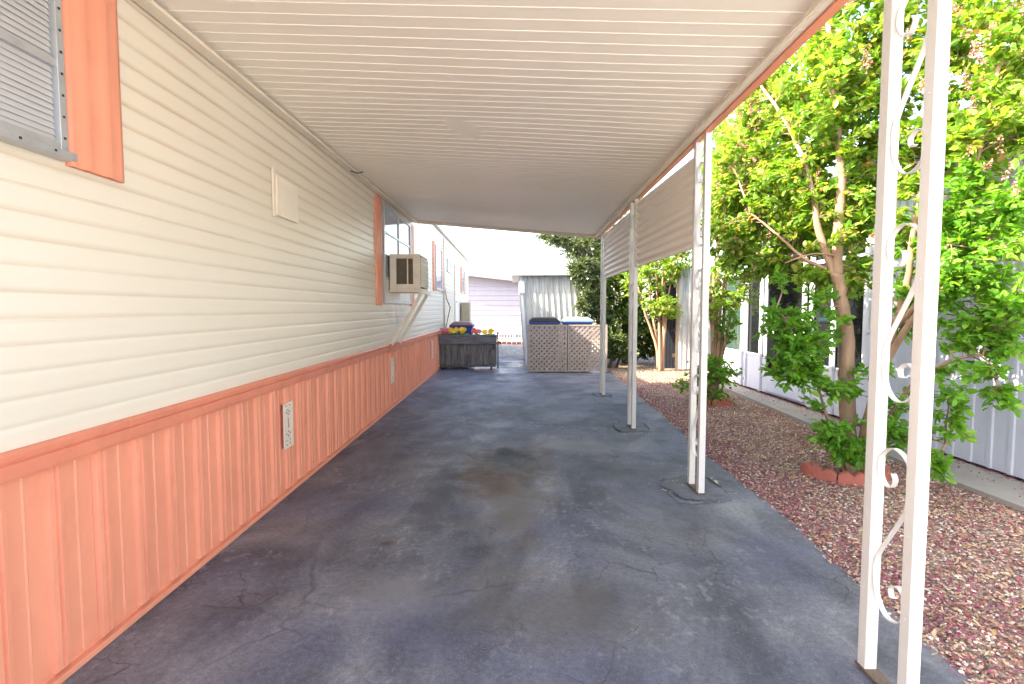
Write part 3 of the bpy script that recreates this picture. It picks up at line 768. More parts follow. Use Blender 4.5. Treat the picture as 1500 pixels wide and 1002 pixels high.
CRACK = paint('crack_shade', (.022,.022,.026), .6, (.09,.06,.05), .4, 30)  # near-black bands paint in the shaded cracks round the patches
def crack_rim(x, y, rx, ry, seed):
    r = random.Random(seed+50); mb = MB(); n_ = 90; vs = []; fs = []; w = 1.0
    for i in range(n_):
        a = 2*math.pi*i/n_; q = 1/max(abs(math.cos(a)), abs(math.sin(a)))**.6
        w = .75*w+.25*r.uniform(.8, 1.18); f = q*(w*(1-max(0, i-76)/14)+max(0, i-76)/14); h = max(.0, .011*math.sin(a*2.0+seed)+r.uniform(-.002, .010))
        for d in (-h, h): vs.append((x+(rx*f*.97+d)*math.cos(a), y+(ry*f*.97+d)*math.sin(a), .0115))
    for i in range(n_):
        j = (i+1) % n_; fs.append((2*i, 2*i+1, 2*j+1, 2*j))
    return mb.add(vs, fs)
for i, (x, y, rx, ry) in enumerate(((1.42,4.12,.22,.30),(1.41,6.32,.20,.26),(1.47,8.74,.14,.22))):
    kind(obj('asphalt_patch', patch(x, y, rx, ry, i), PM), 'structure')
    kind(obj('road_crack_rim', crack_rim(x, y, rx, ry, i), CRACK), 'structure')
for o in [x for x in bpy.data.objects if x.name.startswith('base_plate')]: o.location.z += .009

# ------------------------------------------------------------------ planter box, bins, lattice screens
pl = thing('planter_box', 'weathered grey wooden planter box on small casters beside the orange skirt', 'planter', (-1.05, 12.75, 0))
x0, x1, y0, y1 = -1.70, -.372, 12.5, 12.98
mb = MB(); mb.box(x0, x1+.02, y0-.018, y0+.008, .585, .80); obj('front_board', mb, M['greywoodx'], pl, .004)
n_ = 9; w = (x1-x0)/n_; r_ = random.Random(2); mb = MB()
for i in range(n_): mb.box(x0+i*w+.003, x0+(i+1)*w-.003, y0+.010+r_.uniform(0, .005), y0+.03, .10+r_.uniform(-.012, .012), .60)
obj('plank', mb, M['greywood'], pl, .003)
mb = MB(); mb.box(x0, x0+.02, y0+.031, y1-.021, .1, .79); obj('side_panel', mb, M['greywood'], pl, .003)
mb = MB(); mb.box(x1-.02, x1, y0+.031, y1-.021, .1, .79); obj('side_panel', mb, M['greywood'], pl, .003)
mb = MB(); mb.box(x0, x1, y1-.02, y1, .1, .79); obj('back_panel', mb, M['greywoodx'], pl, .003)
mb = MB(); mb.box(x0+.021, x1-.021, y0+.031, y1-.021, .1, .755); obj('soil', mb, M['darkbark'], pl)
mb = MB(); mb.box(x0+.02, x1-.02, y0+.04, y1-.04, .055, .098); obj('bottom_rail', mb, M['greywoodx'], pl)
for (x, y) in ((x0+.12, y0+.06), (x1-.12, y0+.06), (x0+.12, y1-.06), (x1-.12, y1-.06)):
    mb = MB(); mb.tube([(x-.015, y, .027), (x+.015, y, .027)], .027, 14); obj('caster', mb, M['black'], pl)

def bin_(x0, x1, y0, y1, H, body, lid, name, label, rim=None):
    t = thing(name, label, 'wheelie bin', ((x0+x1)/2, (y0+y1)/2, 0))
    mb = MB(); q = .06
    mb.hexa([(x0+q, y0+q, .04), (x1-q, y0+q, .04), (x1-q, y1-q, .04), (x0+q, y1-q, .04)], [(x0+.01, y0+.01, H-.10), (x1-.01, y0+.01, H-.10), (x1-.01, y1-.01, H-.10), (x0+.01, y1-.01, H-.10)])
    mb.box(x0-.015, x1+.015, y0-.015, y1+.005, H-.099, H-.045)
    obj('body', mb, M[body], t, .012)
    mb = MB(); c = .07
    mb.hexa([(x0-.02, y0-.03, H-.044), (x1+.02, y0-.03, H-.044), (x1+.02, y1+.03, H-.044), (x0-.02, y1+.03, H-.044)], [(x0+c, y0+c, H+.035), (x1-c, y0+c, H+.035), (x1-c, y1-c*.4, H+.045), (x0+c, y1-c*.4, H+.045)])
    obj('lid', mb, M[lid], t, .014)
    mb = MB(); mb.tube([(x0+.05, y1+.06, H-.05), (x1-.05, y1+.06, H-.05)], .014, 8)
    for x in (x0+.06, x1-.06): mb.bar((x, y1+.0, H-.05), (x, y1+.06, H-.05), .02, .02)
    obj('handle', mb, M[lid], t)
    for x in (x0+.03, x1-.03):
        mb = MB(); mb.tube([(x-.025, y1-.06, .10), (x+.025, y1-.06, .10)], .10, 18); obj('wheel', mb, M['blackplastic'], t)
    return t
bin_(-1.56, -1.0, 13.55, 14.15, 1.04, 'blueplastic', 'brownplastic', 'wheelie_bin', 'dark blue wheelie bin with a red-brown lid behind the flower planter')
bin_(.40, 1.06, 12.02, 12.62, 1.165, 'blueplastic', 'blackplastic', 'wheelie_bin', 'blue wheelie bin with a black lid behind the left lattice screen')
bin_(1.17, 1.80, 12.02, 12.62, 1.175, 'blueplastic', 'skyplastic', 'wheelie_bin', 'pale blue lidded wheelie bin behind the right lattice screen')

def clip_seg(cx, cz, dx, dz, W, H):
    t0, t1 = -9, 9
    for p, d, m_ in ((cx, dx, W), (cz, dz, H)):
        a, b = (0-p)/d, (m_-p)/d
        t0 = max(t0, min(a, b)); t1 = min(t1, max(a, b))
    return (t0, t1) if t1-t0 > .02 else None
def lattice(x0, W, Y, H):
    t = thing('lattice_screen', 'taupe diagonal lattice bin screen standing next to the grey shed', 'lattice screen', (x0, Y, 0), 'lattice screens in front of the bins')
    fr = .038
    mb = MB(); mb.box(x0, x0+fr, Y-.02, Y+.02, .015, H); mb.box(x0+W-fr, x0+W, Y-.02, Y+.02, .015, H)
    mb.box(x0+fr, x0+W-fr, Y-.018, Y+.02, .025, .025+fr); mb.box(x0+fr, x0+W-fr, Y-.018, Y+.02, H-fr, H-.001)
    obj('frame', mb, M['lattice'], t, .002)
    mb = MB(); pit = .080; w = .051; a = math.sqrt(.5)
    for s_, yy in ((1, Y-.008), (-1, Y-.001)):
        for i in range(-30, 60):
            c = i*pit*math.sqrt(2)
            px_ = c if s_ > 0 else c
            seg = clip_seg(px_-H/2 if s_ > 0 else px_+H/2, 0.0, a*s_, a, W-2*fr, H-.06-fr)
            if not seg: continue
            bx = px_-H/2 if s_ > 0 else px_+H/2
            p = (x0+fr+bx+a*s_*seg[0], yy, .06+a*seg[0]); q = (x0+fr+bx+a*s_*seg[1], yy, .06+a*seg[1])
            mb.bar(p, q, .006, w, (a*-s_, 0, a))
    obj('lattice_weave', mb, M['lattice'], t)
    return t
l1 = lattice(.335, .875, 11.86, 1.06)
l1['label'] = 'left taupe lattice screen hiding the black lidded blue bin'
l2 = copy_tree(l1); l2.location.x += .892; l2.location.y += .01; l2['label'] = 'right taupe lattice screen hiding the pale blue bin'

# garden tap beside the planter
fa = thing('garden_tap', 'dark upright garden tap on a standpipe beside the planter end', 'tap', (-.335, 12.80, 0))
mb = MB(); mb.tube([(-.335,12.80,0),(-.335,12.80,.82)], .016, 8); obj('standpipe', mb, M['brass'], fa)
mb = MB(); mb.tube([(-.335,12.80,.62),(-.28,12.79,.62),(-.255,12.79,.57)], [.022,.02,.018], 8); obj('spout', mb, M['brass'], fa)
mb = MB(); mb.lathe((-.335,12.80,.82), [(.01,0),(.045,.01),(.045,.025),(.01,.035)], 10); obj('handle', mb, M['brass'], fa)

# ------------------------------------------------------------------ shed (leans a little), white fence, lavender house
sh = thing('metal_shed', 'grey corrugated metal shed with flat roof leaning behind the bins', 'shed', (.37, 13.1, 0))
lean = lambda z: -.155*z/2.2
def corr(p, q, z0, z1, depth, out, pitch=.14):
    """corrugated wall from p to q (xy), ribs towards out"""
    p, q = Vector((*p, 0)), Vector((*q, 0)); L = (q-p).length; d = (q-p)/L; o_ = Vector((*out, 0)); pr = []; s_ = 0
    while s_ < L:
        for t, h in ((0,0),(.02,depth),(.055,depth),(.075,0)):
            if s_+t < L: pr.append(p+d*(s_+t)+o_*h)
        s_ += pitch
    pr.append(q)
    mb = MB(); n_ = len(pr)
    mb.add([(a.x+lean(z0), a.y, z0) for a in pr]+[(a.x+lean(z1), a.y, z1) for a in pr], [(i, i+1, n_+i+1, n_+i) for i in range(n_-1)])
    return mb
obj('front_wall', corr((.37,13.1), (1.92,13.1), .02, 2.2, .022, (0,-1)), M['shed'], sh)
obj('side_wall', corr((.37,16.6), (.37,13.1), .02, 2.2, .022, (-1,0)), M['shed'], sh)
obj('rear_wall', corr((1.92,16.6), (.37,16.6), .02, 2.2, .012, (0,1)), M['shed'], sh)
obj('far_side_wall', corr((1.92,13.1), (1.92,16.6), .02, 2.2, .012, (1,0)), M['shed'], sh)
mb = MB(); mb.hexa([(.0,12.93,2.20),(1.97,12.93,2.21),(1.97,16.8,2.25),(.0,16.8,2.23)], [(.0,12.93,2.235),(1.97,12.93,2.245),(1.97,16.8,2.33),(.0,16.8,2.31)]); obj('roof', mb, M['alu'], sh, .004)
mb = MB(); mb.hexa([(.335,13.068,.0),(.395,13.068,.0),(.395,13.076,.0),(.335,13.076,.0)], [(.335-.155,13.068,2.19),(.395-.155,13.068,2.19),(.395-.155,13.076,2.19),(.335-.155,13.076,2.19)]); obj('corner_trim', mb, M['white'], sh)
mb = MB(); mb.box(.17,.30,13.03,13.066,1.78,2.08); obj('junction_box', mb, M['white'], sh, .01)

fe = thing('picket_fence', 'low white metal picket fence in front of the lavender house', 'fence', (-.7, 22.4, 0))
mb = MB(); x = -1.75
while x < 2.0: mb.box(x, x+.032, 22.39, 22.41, .12, 1.0); x += .118
obj('picket', mb, M['white'], fe)
mb = MB()
for z in (.20, .80): mb.box(-1.78, 2.02, 22.412, 22.44, z, z+.04)
obj('rail', mb, M['white'], fe)
for x in (-1.8, .1, 2.03):
    mb = MB(); mb.box(x-.03, x+.03, 22.37, 22.45, -.05, 1.06); obj('post', mb, M['white'], fe, .004)

br0 = None; r_ = random.Random(9)
for i in range(13):
    x = -1.55+i*.205
    if br0 is None:
        mb = MB(); mb.box(x-.09, x+.09, 21.95, 22.05, -.03, .07); b = obj('edging_brick', mb, M['brickred'], None, .008, (x, 22.0, 0)); br0 = b
    else: b = br0.copy(); COL.objects.link(b)
    b.location = (x, 22.0+r_.uniform(-.02, .02), r_.uniform(-.01, .01)); b.rotation_euler.z = r_.uniform(-.15, .15)
    tag(b, 'red edging brick in the row along the foot of the white picket fence', 'brick', 'edging bricks below the white fence')

lh = thing('lavender_house', 'pale lavender house with lap siding and a sloping white eave', 'house', (-1, 26.5, 0))
mb = MB(); pr = []; z = .15
while z < 3.9:
    pr += [(0, 26.5-.028, z), (0, 26.5, z+.235)]; z += .24
n_ = len(pr); ztop = lambda x: 3.12-.115*(x+2.1)
for a, b in ((-6.0, 3.8),):
    vs = []
    for (_, yy, zz) in pr: vs += [(a, yy, min(zz, ztop(a))), (b, yy, min(zz, ztop(b)))]
    mb.add(vs, [(2*i, 2*i+1, 2*i+3, 2*i+2) for i in range(n_-1)])
mb.add([(3.8,26.5,0),(3.8,36,0),(3.8,36,ztop(3.8)),(3.8,26.5,ztop(3.8))], [(0,1,2,3)])
obj('wall', mb, M['lavender'], lh)
mb = MB()
mb.hexa([(-6.2,26.0,ztop(-6.2)+.04),(4.1,26.0,ztop(4.1)+.04),(4.1,36,ztop(4.1)+.5),(-6.2,36,ztop(-6.2)+.5)], [(-6.2,26.0,ztop(-6.2)+.12),(4.1,26.0,ztop(4.1)+.12),(4.1,36,ztop(4.1)+.6),(-6.2,36,ztop(-6.2)+.6)])
obj('roof', mb, M['shingle'], lh)
mb = MB(); mb.hexa([(-6.2,25.94,ztop(-6.2)-.12),(4.1,25.94,ztop(4.1)-.12),(4.1,25.995,ztop(4.1)-.12),(-6.2,25.995,ztop(-6.2)-.12)], [(-6.2,25.94,ztop(-6.2)+.15),(4.1,25.94,ztop(4.1)+.15),(4.1,25.995,ztop(4.1)+.15),(-6.2,25.995,ztop(-6.2)+.15)])
obj('fascia', mb, paint('lavender_trim', (.26,.25,.32), .5), lh)

# ------------------------------------------------------------------ right-hand house with the enclosed porch
RX = 4.16
rh = thing('porch_house', 'white mobile home with glazed porch, dark windows and corrugated lower wall', 'mobile home', (RX, 6, 0))
def cwall(y0, y1, z0, z1, x, pitch, d):
    pr = []; y = y0
    while y < y1-.001:
        for t, h in ((0,0),(.012,d),(.05,d),(.062,0)):
            if y+t < y1: pr.append((x-h, y+t, z0))
        y += pitch
    pr.append((x, y1, z0)); mb = MB(); mb.sheet(pr, (0,0,z1-z0)); mb.f = [f[::-1] for f in mb.f]; return mb
obj('lower_wall', cwall(-2, 6.35, .02, 1.12, RX, .20, .012), M['porchwhite'], rh)
obj('upper_wall', cwall(-2, 6.35, 1.16, 3.15, RX+.02, .105, .014), M['porchcorr'], rh)
mb = MB(); mb.box(RX-.02, RX+.05, -2, 6.35, 1.122, 1.158); obj('mid_rail', mb, M['porchwhite'], rh)
mb = MB(); mb.box(RX+.09, RX+5, -2, 10.95, 0, 3.15); obj('core', mb, M['dark'], rh)
X0 = RX+.06
for (a, b, mt) in ((6.42, 6.98, 'glassdark'), (7.10, 7.50, 'glassdark'), (9.15, 9.62, 'glassdark'), (9.86, 10.75, 'glassgreen')):
    mb = MB(); mb.box(X0+.005, X0+.02, a, b, .60, 3.0); w_ = obj('window', mb, M[mt], rh)
    for z0, z1 in ((2.02, 2.07), (.60, .64)):
        mb = MB(); mb.box(X0-.012, X0+.0035, a, b, z0, z1); obj('rail', mb, M['porchwhite'], w_)
mb = MB(); mb.box(X0-.005, X0+.03, 6.36, 11.0, .02, .597); obj('kick_panel', mb, M['porchwhite'], rh)
for y in (6.39, 7.04, 7.56, 9.08, 9.66, 9.82, 10.80):
    mb = MB(); mb.box(X0-.045, X0-.006, y-.035, y+.035, .02, 3.05); obj('post', mb, M['porchwhite'], rh, .004)
# screen door
mb = MB(); a, b = 7.70, 8.94
for (p, q, z0, z1) in ((a, a+.09, .06, 2.5), (b-.09, b, .06, 2.5), (a+.09, b-.09, 2.40, 2.5), (a+.09, b-.09, 1.00, 1.05), (a+.09, b-.09, .06, .44), (a+.09, b-.09, 1.20, 1.23)):
    mb.box(X0-.042, X0-.012, p, q, z0, z1)
d_ = obj('door', mb, M['porchwhite'], rh, .003)
mb = MB(); mb.box(X0-.030, X0-.020, a+.09, b-.09, .44, 2.40); obj('pane', mb, M['glassdark'], d_)
mb = MB(); mb.tube([(X0-.042, b-.05, 1.12), (X0-.085, b-.05, 1.12), (X0-.085, b-.13, 1.12)], .011, 6); obj('handle', mb, M['alu'], d_)
mb = MB(); mb.box(X0+.0, X0+.035, 7.6, 9.05, 2.51, 3.05); obj('transom', mb, M['glassdark'], rh)
mb = MB(); mb.hexa([(RX-.55,-2.2,2.93),(RX+.2,-2.2,3.16),(RX+.2,11.2,3.16),(RX-.55,11.2,2.93)], [(RX-.55,-2.2,2.97),(RX+.2,-2.2,3.24),(RX+.2,11.2,3.24),(RX-.55,11.2,2.97)]); obj('awning', mb, M['white'], rh)
mb = MB(); mb.box(RX-.58, RX-.552, -2.2, 11.2, 2.86, 2.99); obj('fascia', mb, M['white'], rh, .003)
mb = MB(); mb.hexa([(RX+.21,-2.2,3.16),(RX+5.2,-2.2,3.16),(RX+5.2,11.2,3.16),(RX+.21,11.2,3.16)], [(RX+.21,-2.2,3.25),(RX+2.7,-2.2,3.75),(RX+2.7,11.2,3.75),(RX+.21,11.2,3.25)]); obj('roof', mb, M['shingle'], rh)

mf = thing('metal_fence', 'pale corrugated metal fence behind the thin multi stemmed tree', 'fence', (4.2, 11.6, 0))
mb = MB(); pr = []; x = 3.80
while x < 5.3:
    for t, h in ((0,0),(.02,.02),(.06,.02),(.08,0)): pr.append((x+t, 12.3-h, .03))
    x += .11
mb.sheet(pr, (0,0,2.3)); obj('panel', mb, M['fencemetal'], mf)
for x in (3.78, 4.6, 5.35):
    mb = MB(); mb.box(x-.03, x+.03, 12.31, 12.37, 0, 2.4); obj('post', mb, M['tan'], mf)
mb = MB(); mb.box(3.70, 5.4, 12.372, 12.40, 1.9, 1.98); mb.box(3.70, 5.4, 12.372, 12.40, .3, .38); obj('rail', mb, M['tan'], mf)
dg = thing('shadow_gap_panel', 'dark boards filling the deep shadow gap between hedge and pale metal fence', 'dark panel', (3.6, 12.6, 0))  # dark boards added to stand in for the deep shadow beside the hedge
mb = MB()
for i in range(5): mb.box(3.52+i*.07, 3.583+i*.07, 12.46, 12.49, .03, 2.0)
obj('board', mb, paint('shadow_gap_dark', (.02,.024,.04), .7), dg)
mb = MB(); mb.box(3.5, 3.88, 12.492, 12.53, .4, .48); mb.box(3.5, 3.88, 12.492, 12.53, 1.6, 1.68); obj('rail', mb, M['dark'], dg)

# scalloped red edging pieces round the trees
def scallop(cx, cy, r, a0, a1, nlob=3):
    mb = MB(); n_ = 24; vs = []
    for i in range(n_+1):
        f = i/n_; a = a0+(a1-a0)*f; h = .072+.030*abs(math.sin(math.pi*f*nlob))
        for rr, z in ((r-.035, -.03), (r-.035, h-.008), (r, h), (r+.03, h-.01), (r+.035, -.03)): vs.append((cx+rr*math.cos(a), cy+rr*math.sin(a), z))
    fs = [(i*5+k, i*5+k+1, (i+1)*5+k+1, (i+1)*5+k) for i in range(n_) for k in range(4)]+[tuple(range(5))[::-1], tuple(n_*5+k for k in range(5))]
    mb.add(vs, fs); return mb
TB = Vector((2.89, 4.55, 0)); T2 = Vector((3.0, 8.05, 0)); T3 = Vector((3.37, 12.5, 0))
for i, (a0, a1, lb) in enumerate(((-185, -128, 'leftmost scalloped red edging piece round the big tree'), (-126, -72, 'middle scalloped red edging piece in front of the big tree trunk'), (-70, -15, 'scalloped red edging piece on the right of the big tree'))):
    tag(obj('scalloped_edging', scallop(TB.x-.06, TB.y, .31, R(a0), R(a1)), M['brickred'], None, .004), lb, 'edging', 'scalloped edging round the trees')
for a0, a1, lb in ((-170, -112, 'left scalloped red edging piece below the thin multi stemmed tree'), (-108, -50, 'right scalloped red edging piece below the thin multi stemmed tree')):
    tag(obj('scalloped_edging', scallop(T2.x, T2.y, .30, R(a0), R(a1)), M['brickred'], None, .004), lb, 'edging', 'scalloped edging round the trees')

# ------------------------------------------------------------------ plants
LEAF = np.array([(0,0,0),(.34,.40,.10),(.74,.33,.10),(1,0,-.04),(.74,-.33,.10),(.34,-.40,.10)])
def leaf_cloud(P, D, Nn, L, W, fold=1.0):
    """P base points, D leaf directions, Nn normals; folded six-point leaves"""
    D = D/np.linalg.norm(D, axis=1, keepdims=True)
    Nn = Nn-D*(Nn*D).sum(1, keepdims=True); Nn /= np.linalg.norm(Nn, axis=1, keepdims=True)+1e-9
    B = np.cross(Nn, D)
    V = P[:, None]+D[:, None]*(LEAF[:, 0][None, :, None]*L[:, None, None])+B[:, None]*(LEAF[:, 1][None, :, None]*W[:, None, None])+Nn[:, None]*(LEAF[:, 2][None, :, None]*W[:, None, None]*fold)
    n_ = len(P); o = (np.arange(n_)*6)[:, None]
    F1 = np.concatenate([np.array([0,5,4,3])[None]+o, np.array([0,3,2,1])[None]+o])
    return V.reshape(-1, 3), F1
def smooth_line(pts, k=5, wob=0.0, rr=random):
    q = catmull([tuple(p) for p in pts], k)
    return [Vector(p)+Vector((rr.uniform(-wob, wob), rr.uniform(-wob, wob), rr.uniform(-wob, wob))) for p in q]
def tree(name, label, cat, base, limbs, clumps, leafmat, barkmat, L=.055, per=12, tw=.007, group=None, blossoms=(), lowclumps=(), wratio=.62, spread=.6, droop=.15, seed=1, dens=1.0, lowd=1.0):
    rr = random.Random(seed); rg = np.random.default_rng(seed)
    t = thing(name, label, cat, base, group)
    mb = MB(); nodes = []
    for pts, r0, r1 in limbs:
        line = smooth_line(pts, 6, r0*.10, rr); m_ = len(line)
        mb.tube(line, [r0+(r1-r0)*(i/(m_-1))**.8 for i in range(m_)], 9 if r0 > .03 else 6)
        nodes += [(p, i/m_) for i, p in enumerate(line) if i > m_*.25]
    NP = np.array([tuple(p) for p, _ in nodes])
    def grow(cl, acc):
        nonlocal NP
        for (c, rad, n_) in cl:
            c = np.array(c); rad = np.array(rad); n_ = int(n_*dens)
            for _ in range(1+n_//45):
                e = c+rg.uniform(-.6, .6, 3)*rad
                j = np.argmin(np.linalg.norm(NP-e, axis=1)+np.clip(NP[:, 2]-e[2], 0, None)*1.5); a = NP[j]; v = e-a; ln = np.linalg.norm(v)
                if ln < .15: continue
                pts = smooth_line([a, a+v*.35+np.array((0,0,.07*ln))+rg.normal(0, .05*ln, 3), a+v*.7+np.array((0,0,.06*ln))+rg.normal(0, .05*ln, 3), e], 4, .0, rr)
                r0 = min(.016, .006+.010*ln)*(tw/.006); mb.tube(pts, [r0*(1-.7*i/(len(pts)-1)) for i in range(len(pts))], 5, False)
                NP = np.concatenate([NP, np.array([tuple(x) for x in pts[3:]])])
            for _ in range(n_):
                while True:
                    q = rg.uniform(-1, 1, 3)
                    if .12 < (q**2).sum() < 1: break
                p = c+q*rad
                d = NP-p; dist = np.linalg.norm(d, axis=1)+np.clip(d[:, 2], 0, None)*1.2
                j = np.argmin(dist+rg.uniform(0, .25, len(dist))); a = NP[j]
                if np.linalg.norm(a-p) < .06: continue
                v = p-a; ln = np.linalg.norm(v)
                mid = a+v*.5+np.array([0,0,.12*ln])+rg.normal(0, .06*ln, 3)
                ts = np.linspace(0, 1, 6)[:, None]
                ln_pts = (1-ts)**2*a+2*ts*(1-ts)*mid+ts**2*p
                rt = min(.22*tw*max(1, ln*1.6)+tw*.35, tw*1.6)
                mb.tube([Vector(x) for x in ln_pts], [rt*(1-.75*k/5) for k in range(6)], 4, False)
                span = min(1, .34/max(ln, .2)) if ln > .34 else .8
                k = per
                tt = 1-span*rg.random(k)**.8
                tt[0] = 1; tt = tt[:, None]
                bp = (1-tt)**2*a+2*tt*(1-tt)*mid+tt**2*p
                tan = 2*(1-tt)*(mid-a)+2*tt*(p-mid); tan /= np.linalg.norm(tan, axis=1, keepdims=True)
                side = np.cross(tan, np.array([0,0,1.0])+rg.normal(0, .5, (k, 3))); side /= np.linalg.norm(side, axis=1, keepdims=True)
                side *= np.where(np.arange(k) % 2, 1, -1)[:, None]
                dd = side*spread+tan*.55+rg.normal(0, .28, (k, 3)); dd[:, 2] -= droop
                nn = np.array([0,0,1.0])+rg.normal(0, .55, (k, 3))
                acc.append((bp+rg.normal(0, .012, (k, 3)), dd, nn))
    acc = []; grow(clumps, acc); low = []; dens *= lowd; grow(lowclumps, low)
    obj('trunk', mb, barkmat, t)
    b = np.array(base)
    for nm, ac, mt in (('crown', acc, leafmat), ('crown', low, M['leaflow'])):
        if not ac: continue
        P, D, Nn = (np.concatenate([x[i] for x in ac]) for i in range(3))
        Ls = L*rg.uniform(.55, 1.15, len(P))
        V, Fq = leaf_cloud(P-b, D, Nn, Ls, Ls*wratio)
        o = np_mesh(nm, V, [Fq], mt); o.parent = t
        if ac is low: o.name = 'basal_shoots'
    if blossoms:
        P = []
        for c, rad, n_ in blossoms:
            for _ in range((n_+1)//2):
                p = np.array(c)+rg.uniform(-1, 1, 3)*np.array(rad); ax = rg.normal(0, .35, 3)+np.array([0,0,1]); ax /= np.linalg.norm(ax)
                h = rg.uniform(.06, .15); k = 34
                u = rg.random(k); P.append(p+ax*(u*h)[:, None]+rg.normal(0, .016, (k, 3))*(1.1-u)[:, None])
        P = np.concatenate(P)-b; n_ = len(P)
        V, Fq = leaf_cloud(P, rg.normal(0, 1, (n_, 3)), rg.normal(0, 1, (n_, 3)), rg.uniform(.010, .02, n_), rg.uniform(.009, .014, n_))
        o = np_mesh('blossoms', V, [Fq], M['bloom']); o.parent = t
    return t
def C(u, v, Y, ru, rv, ry, n_):
    """a foliage mass: centre as estimated in the photo at distance Y, radii in metres"""
    p = at(u, v, Y); return (tuple(p), (ru*Y/F, ry, rv*Y/F), n_)
A = lambda u, v, Y: tuple(at(u, v, Y))

limbs = [
 ([TB+Vector((0,0,-.05)), A(1243,640,4.52), A(1240,560,4.50), A(1240,500,4.48), A(1232,440,4.46), A(1226,400,4.45)], 0.0714, 0.0496),
 ([A(1226,405,4.45), A(1228,330,4.44), A(1233,260,4.42), A(1226,180,4.45), A(1216,100,4.5), A(1214,-20,4.55), A(1216,-160,4.6)], 0.0437, 0.0160),
 ([A(1228,415,4.46), A(1200,340,4.5), A(1190,280,4.55), A(1170,215,4.65), A(1140,160,4.8), A(1110,120,4.95)], 0.0353, 0.0096),
 ([A(1215,395,4.5), A(1180,380,4.7), A(1140,345,4.9), A(1100,312,5.1)], 0.0202, 0.0080),
 ([A(1232,440,4.46), A(1250,350,4.6), A(1258,290,4.7), A(1262,200,4.8), A(1290,80,4.9)], 0.0353, 0.0112),
 ([TB+Vector((.06,.03,-.05)), A(1262,650,4.45), A(1285,560,4.4), A(1310,480,4.3), A(1330,410,4.2), A(1340,330,4.1), A(1370,200,4.0), A(1390,60,3.95)], 0.0462, 0.0128),
 ([A(1290,545,4.4), A(1335,470,4.1), A(1385,420,3.9), A(1430,370,3.75), A(1500,300,3.6)], 0.0302, 0.0096),
 ([A(1310,480,4.3), A(1345,440,4.1), A(1400,330,3.9), A(1440,200,3.75), A(1470,60,3.7)], 0.0269, 0.0096),
 ([TB+Vector((.09,0,-.05)), A(1275,660,4.45), A(1330,570,4.1), A(1390,530,3.8), A(1440,520,3.65)], 0.0235, 0.0080),
 ([TB+Vector((-.05,-.03,-.05)), A(1222,650,4.45), A(1208,600,4.4), A(1190,545,4.35), A(1165,500,4.3)], 0.0168, 0.0064),
 ([A(1228,375,4.45), A(1190,372,4.4), A(1150,385,4.4)], 0.0101, 0.0048),
 ([TB+Vector((-.03,-.06,-.05)), A(1235,660,4.4), A(1225,630,4.35)], 0.0118, 0.0064),
 ([TB+Vector((.10,-.06,-.05)), A(1285,660,4.3), A(1340,640,4.0), A(1385,650,3.8)], 0.0118, 0.0056),
]
main_clumps = [
 C(1150,120,5.2,95,75,.55,120), C(1235,60,4.7,80,90,.55,90), C(1330,40,4.4,80,80,.5,75), C(1100,230,5.4,75,65,.55,95),
 C(1170,230,4.9,60,60,.45,60), C(1255,200,4.5,60,75,.45,60), C(1070,300,5.7,50,45,.45,45), C(1130,300,5.2,50,32,.4,26),
 C(1200,-60,4.9,150,70,.6,90), C(1380,-60,4.2,130,80,.6,80), C(1190,300,4.6,35,30,.25,12), C(1270,320,4.4,40,50,.3,30), 
 C(1140,150,6.2,120,100,.5,120), C(1080,330,5.8,60,45,.4,50), C(1120,395,5.4,45,22,.3,24), C(1225,345,4.7,34,26,.25,20), C(1190,405,4.6,34,20,.25,16), C(1255,400,4.5,26,34,.2,18), C(1160,330,5.0,40,30,.3,26), C(1090,270,6.0,60,60,.4,60), C(1210,130,4.4,70,70,.4,60), C(1180,345,5.2,60,24,.4,20), C(1290,130,4.6,50,90,.4,50), C(1160,270,4.8,60,40,.4,40), C(1480,120,4.0,50,100,.4,60), C(1240,300,4.9,40,40,.4,24),
 C(1440,60,3.9,75,80,.5,90), C(1440,190,3.8,75,65,.45,75), C(1330,200,4.3,35,90,.4,50), C(1080,370,5.6,45,30,.35,22)]
low_clumps = [
 C(1440,290,3.7,70,55,.42,75), C(1435,380,3.7,70,55,.4,62), C(1330,330,4.3,30,80,.3,34), C(1460,450,3.65,55,38,.32,34), C(1415,470,3.75,36,30,.25,18),
 C(1440,340,3.9,70,90,.4,60), C(1350,440,4.2,30,60,.25,24), C(1470,500,3.6,40,30,.25,24), C(1420,420,3.8,50,40,.3,30), C(1130,470,4.5,22,30,.2,12), C(1190,440,4.4,30,26,.2,10), C(1430,545,3.65,42,20,.22,13), C(1478,585,3.6,26,22,.15,9), C(1400,565,3.7,25,35,.18,9), C(1395,620,3.7,22,32,.16,10), C(1370,680,3.7,16,22,.12,7),
 C(1170,495,4.3,48,38,.25,30), C(1205,480,4.3,30,36,.2,18), C(1140,500,4.4,26,34,.2,14), C(1180,530,4.2,40,24,.2,16), C(1150,545,4.3,34,26,.2,15), C(1210,570,4.25,48,26,.2,20), C(1275,560,4.3,26,40,.2,9),
 C(1215,640,4.25,26,28,.15,16), C(1250,665,4.2,36,28,.16,22), C(1290,640,4.2,30,40,.18,16), C(1330,610,4.1,40,55,.22,22), C(1150,410,4.6,22,16,.12,4)]
bl = [C(1085,200,5.0,40,70,.3,24), C(1050,250,5.4,25,50,.3,14), C(1130,170,4.9,50,60,.3,14), C(1320,40,4.0,60,60,.3,14), C(1450,130,3.6,60,60,.3,22), C(1400,60,3.6,30,70,.3,18), C(1460,260,3.5,45,40,.25,12), C(1480,40,3.6,50,40,.3,14), C(1180,310,4.8,60,30,.3,8), C(1070,340,5.3,40,25,.3,10)]
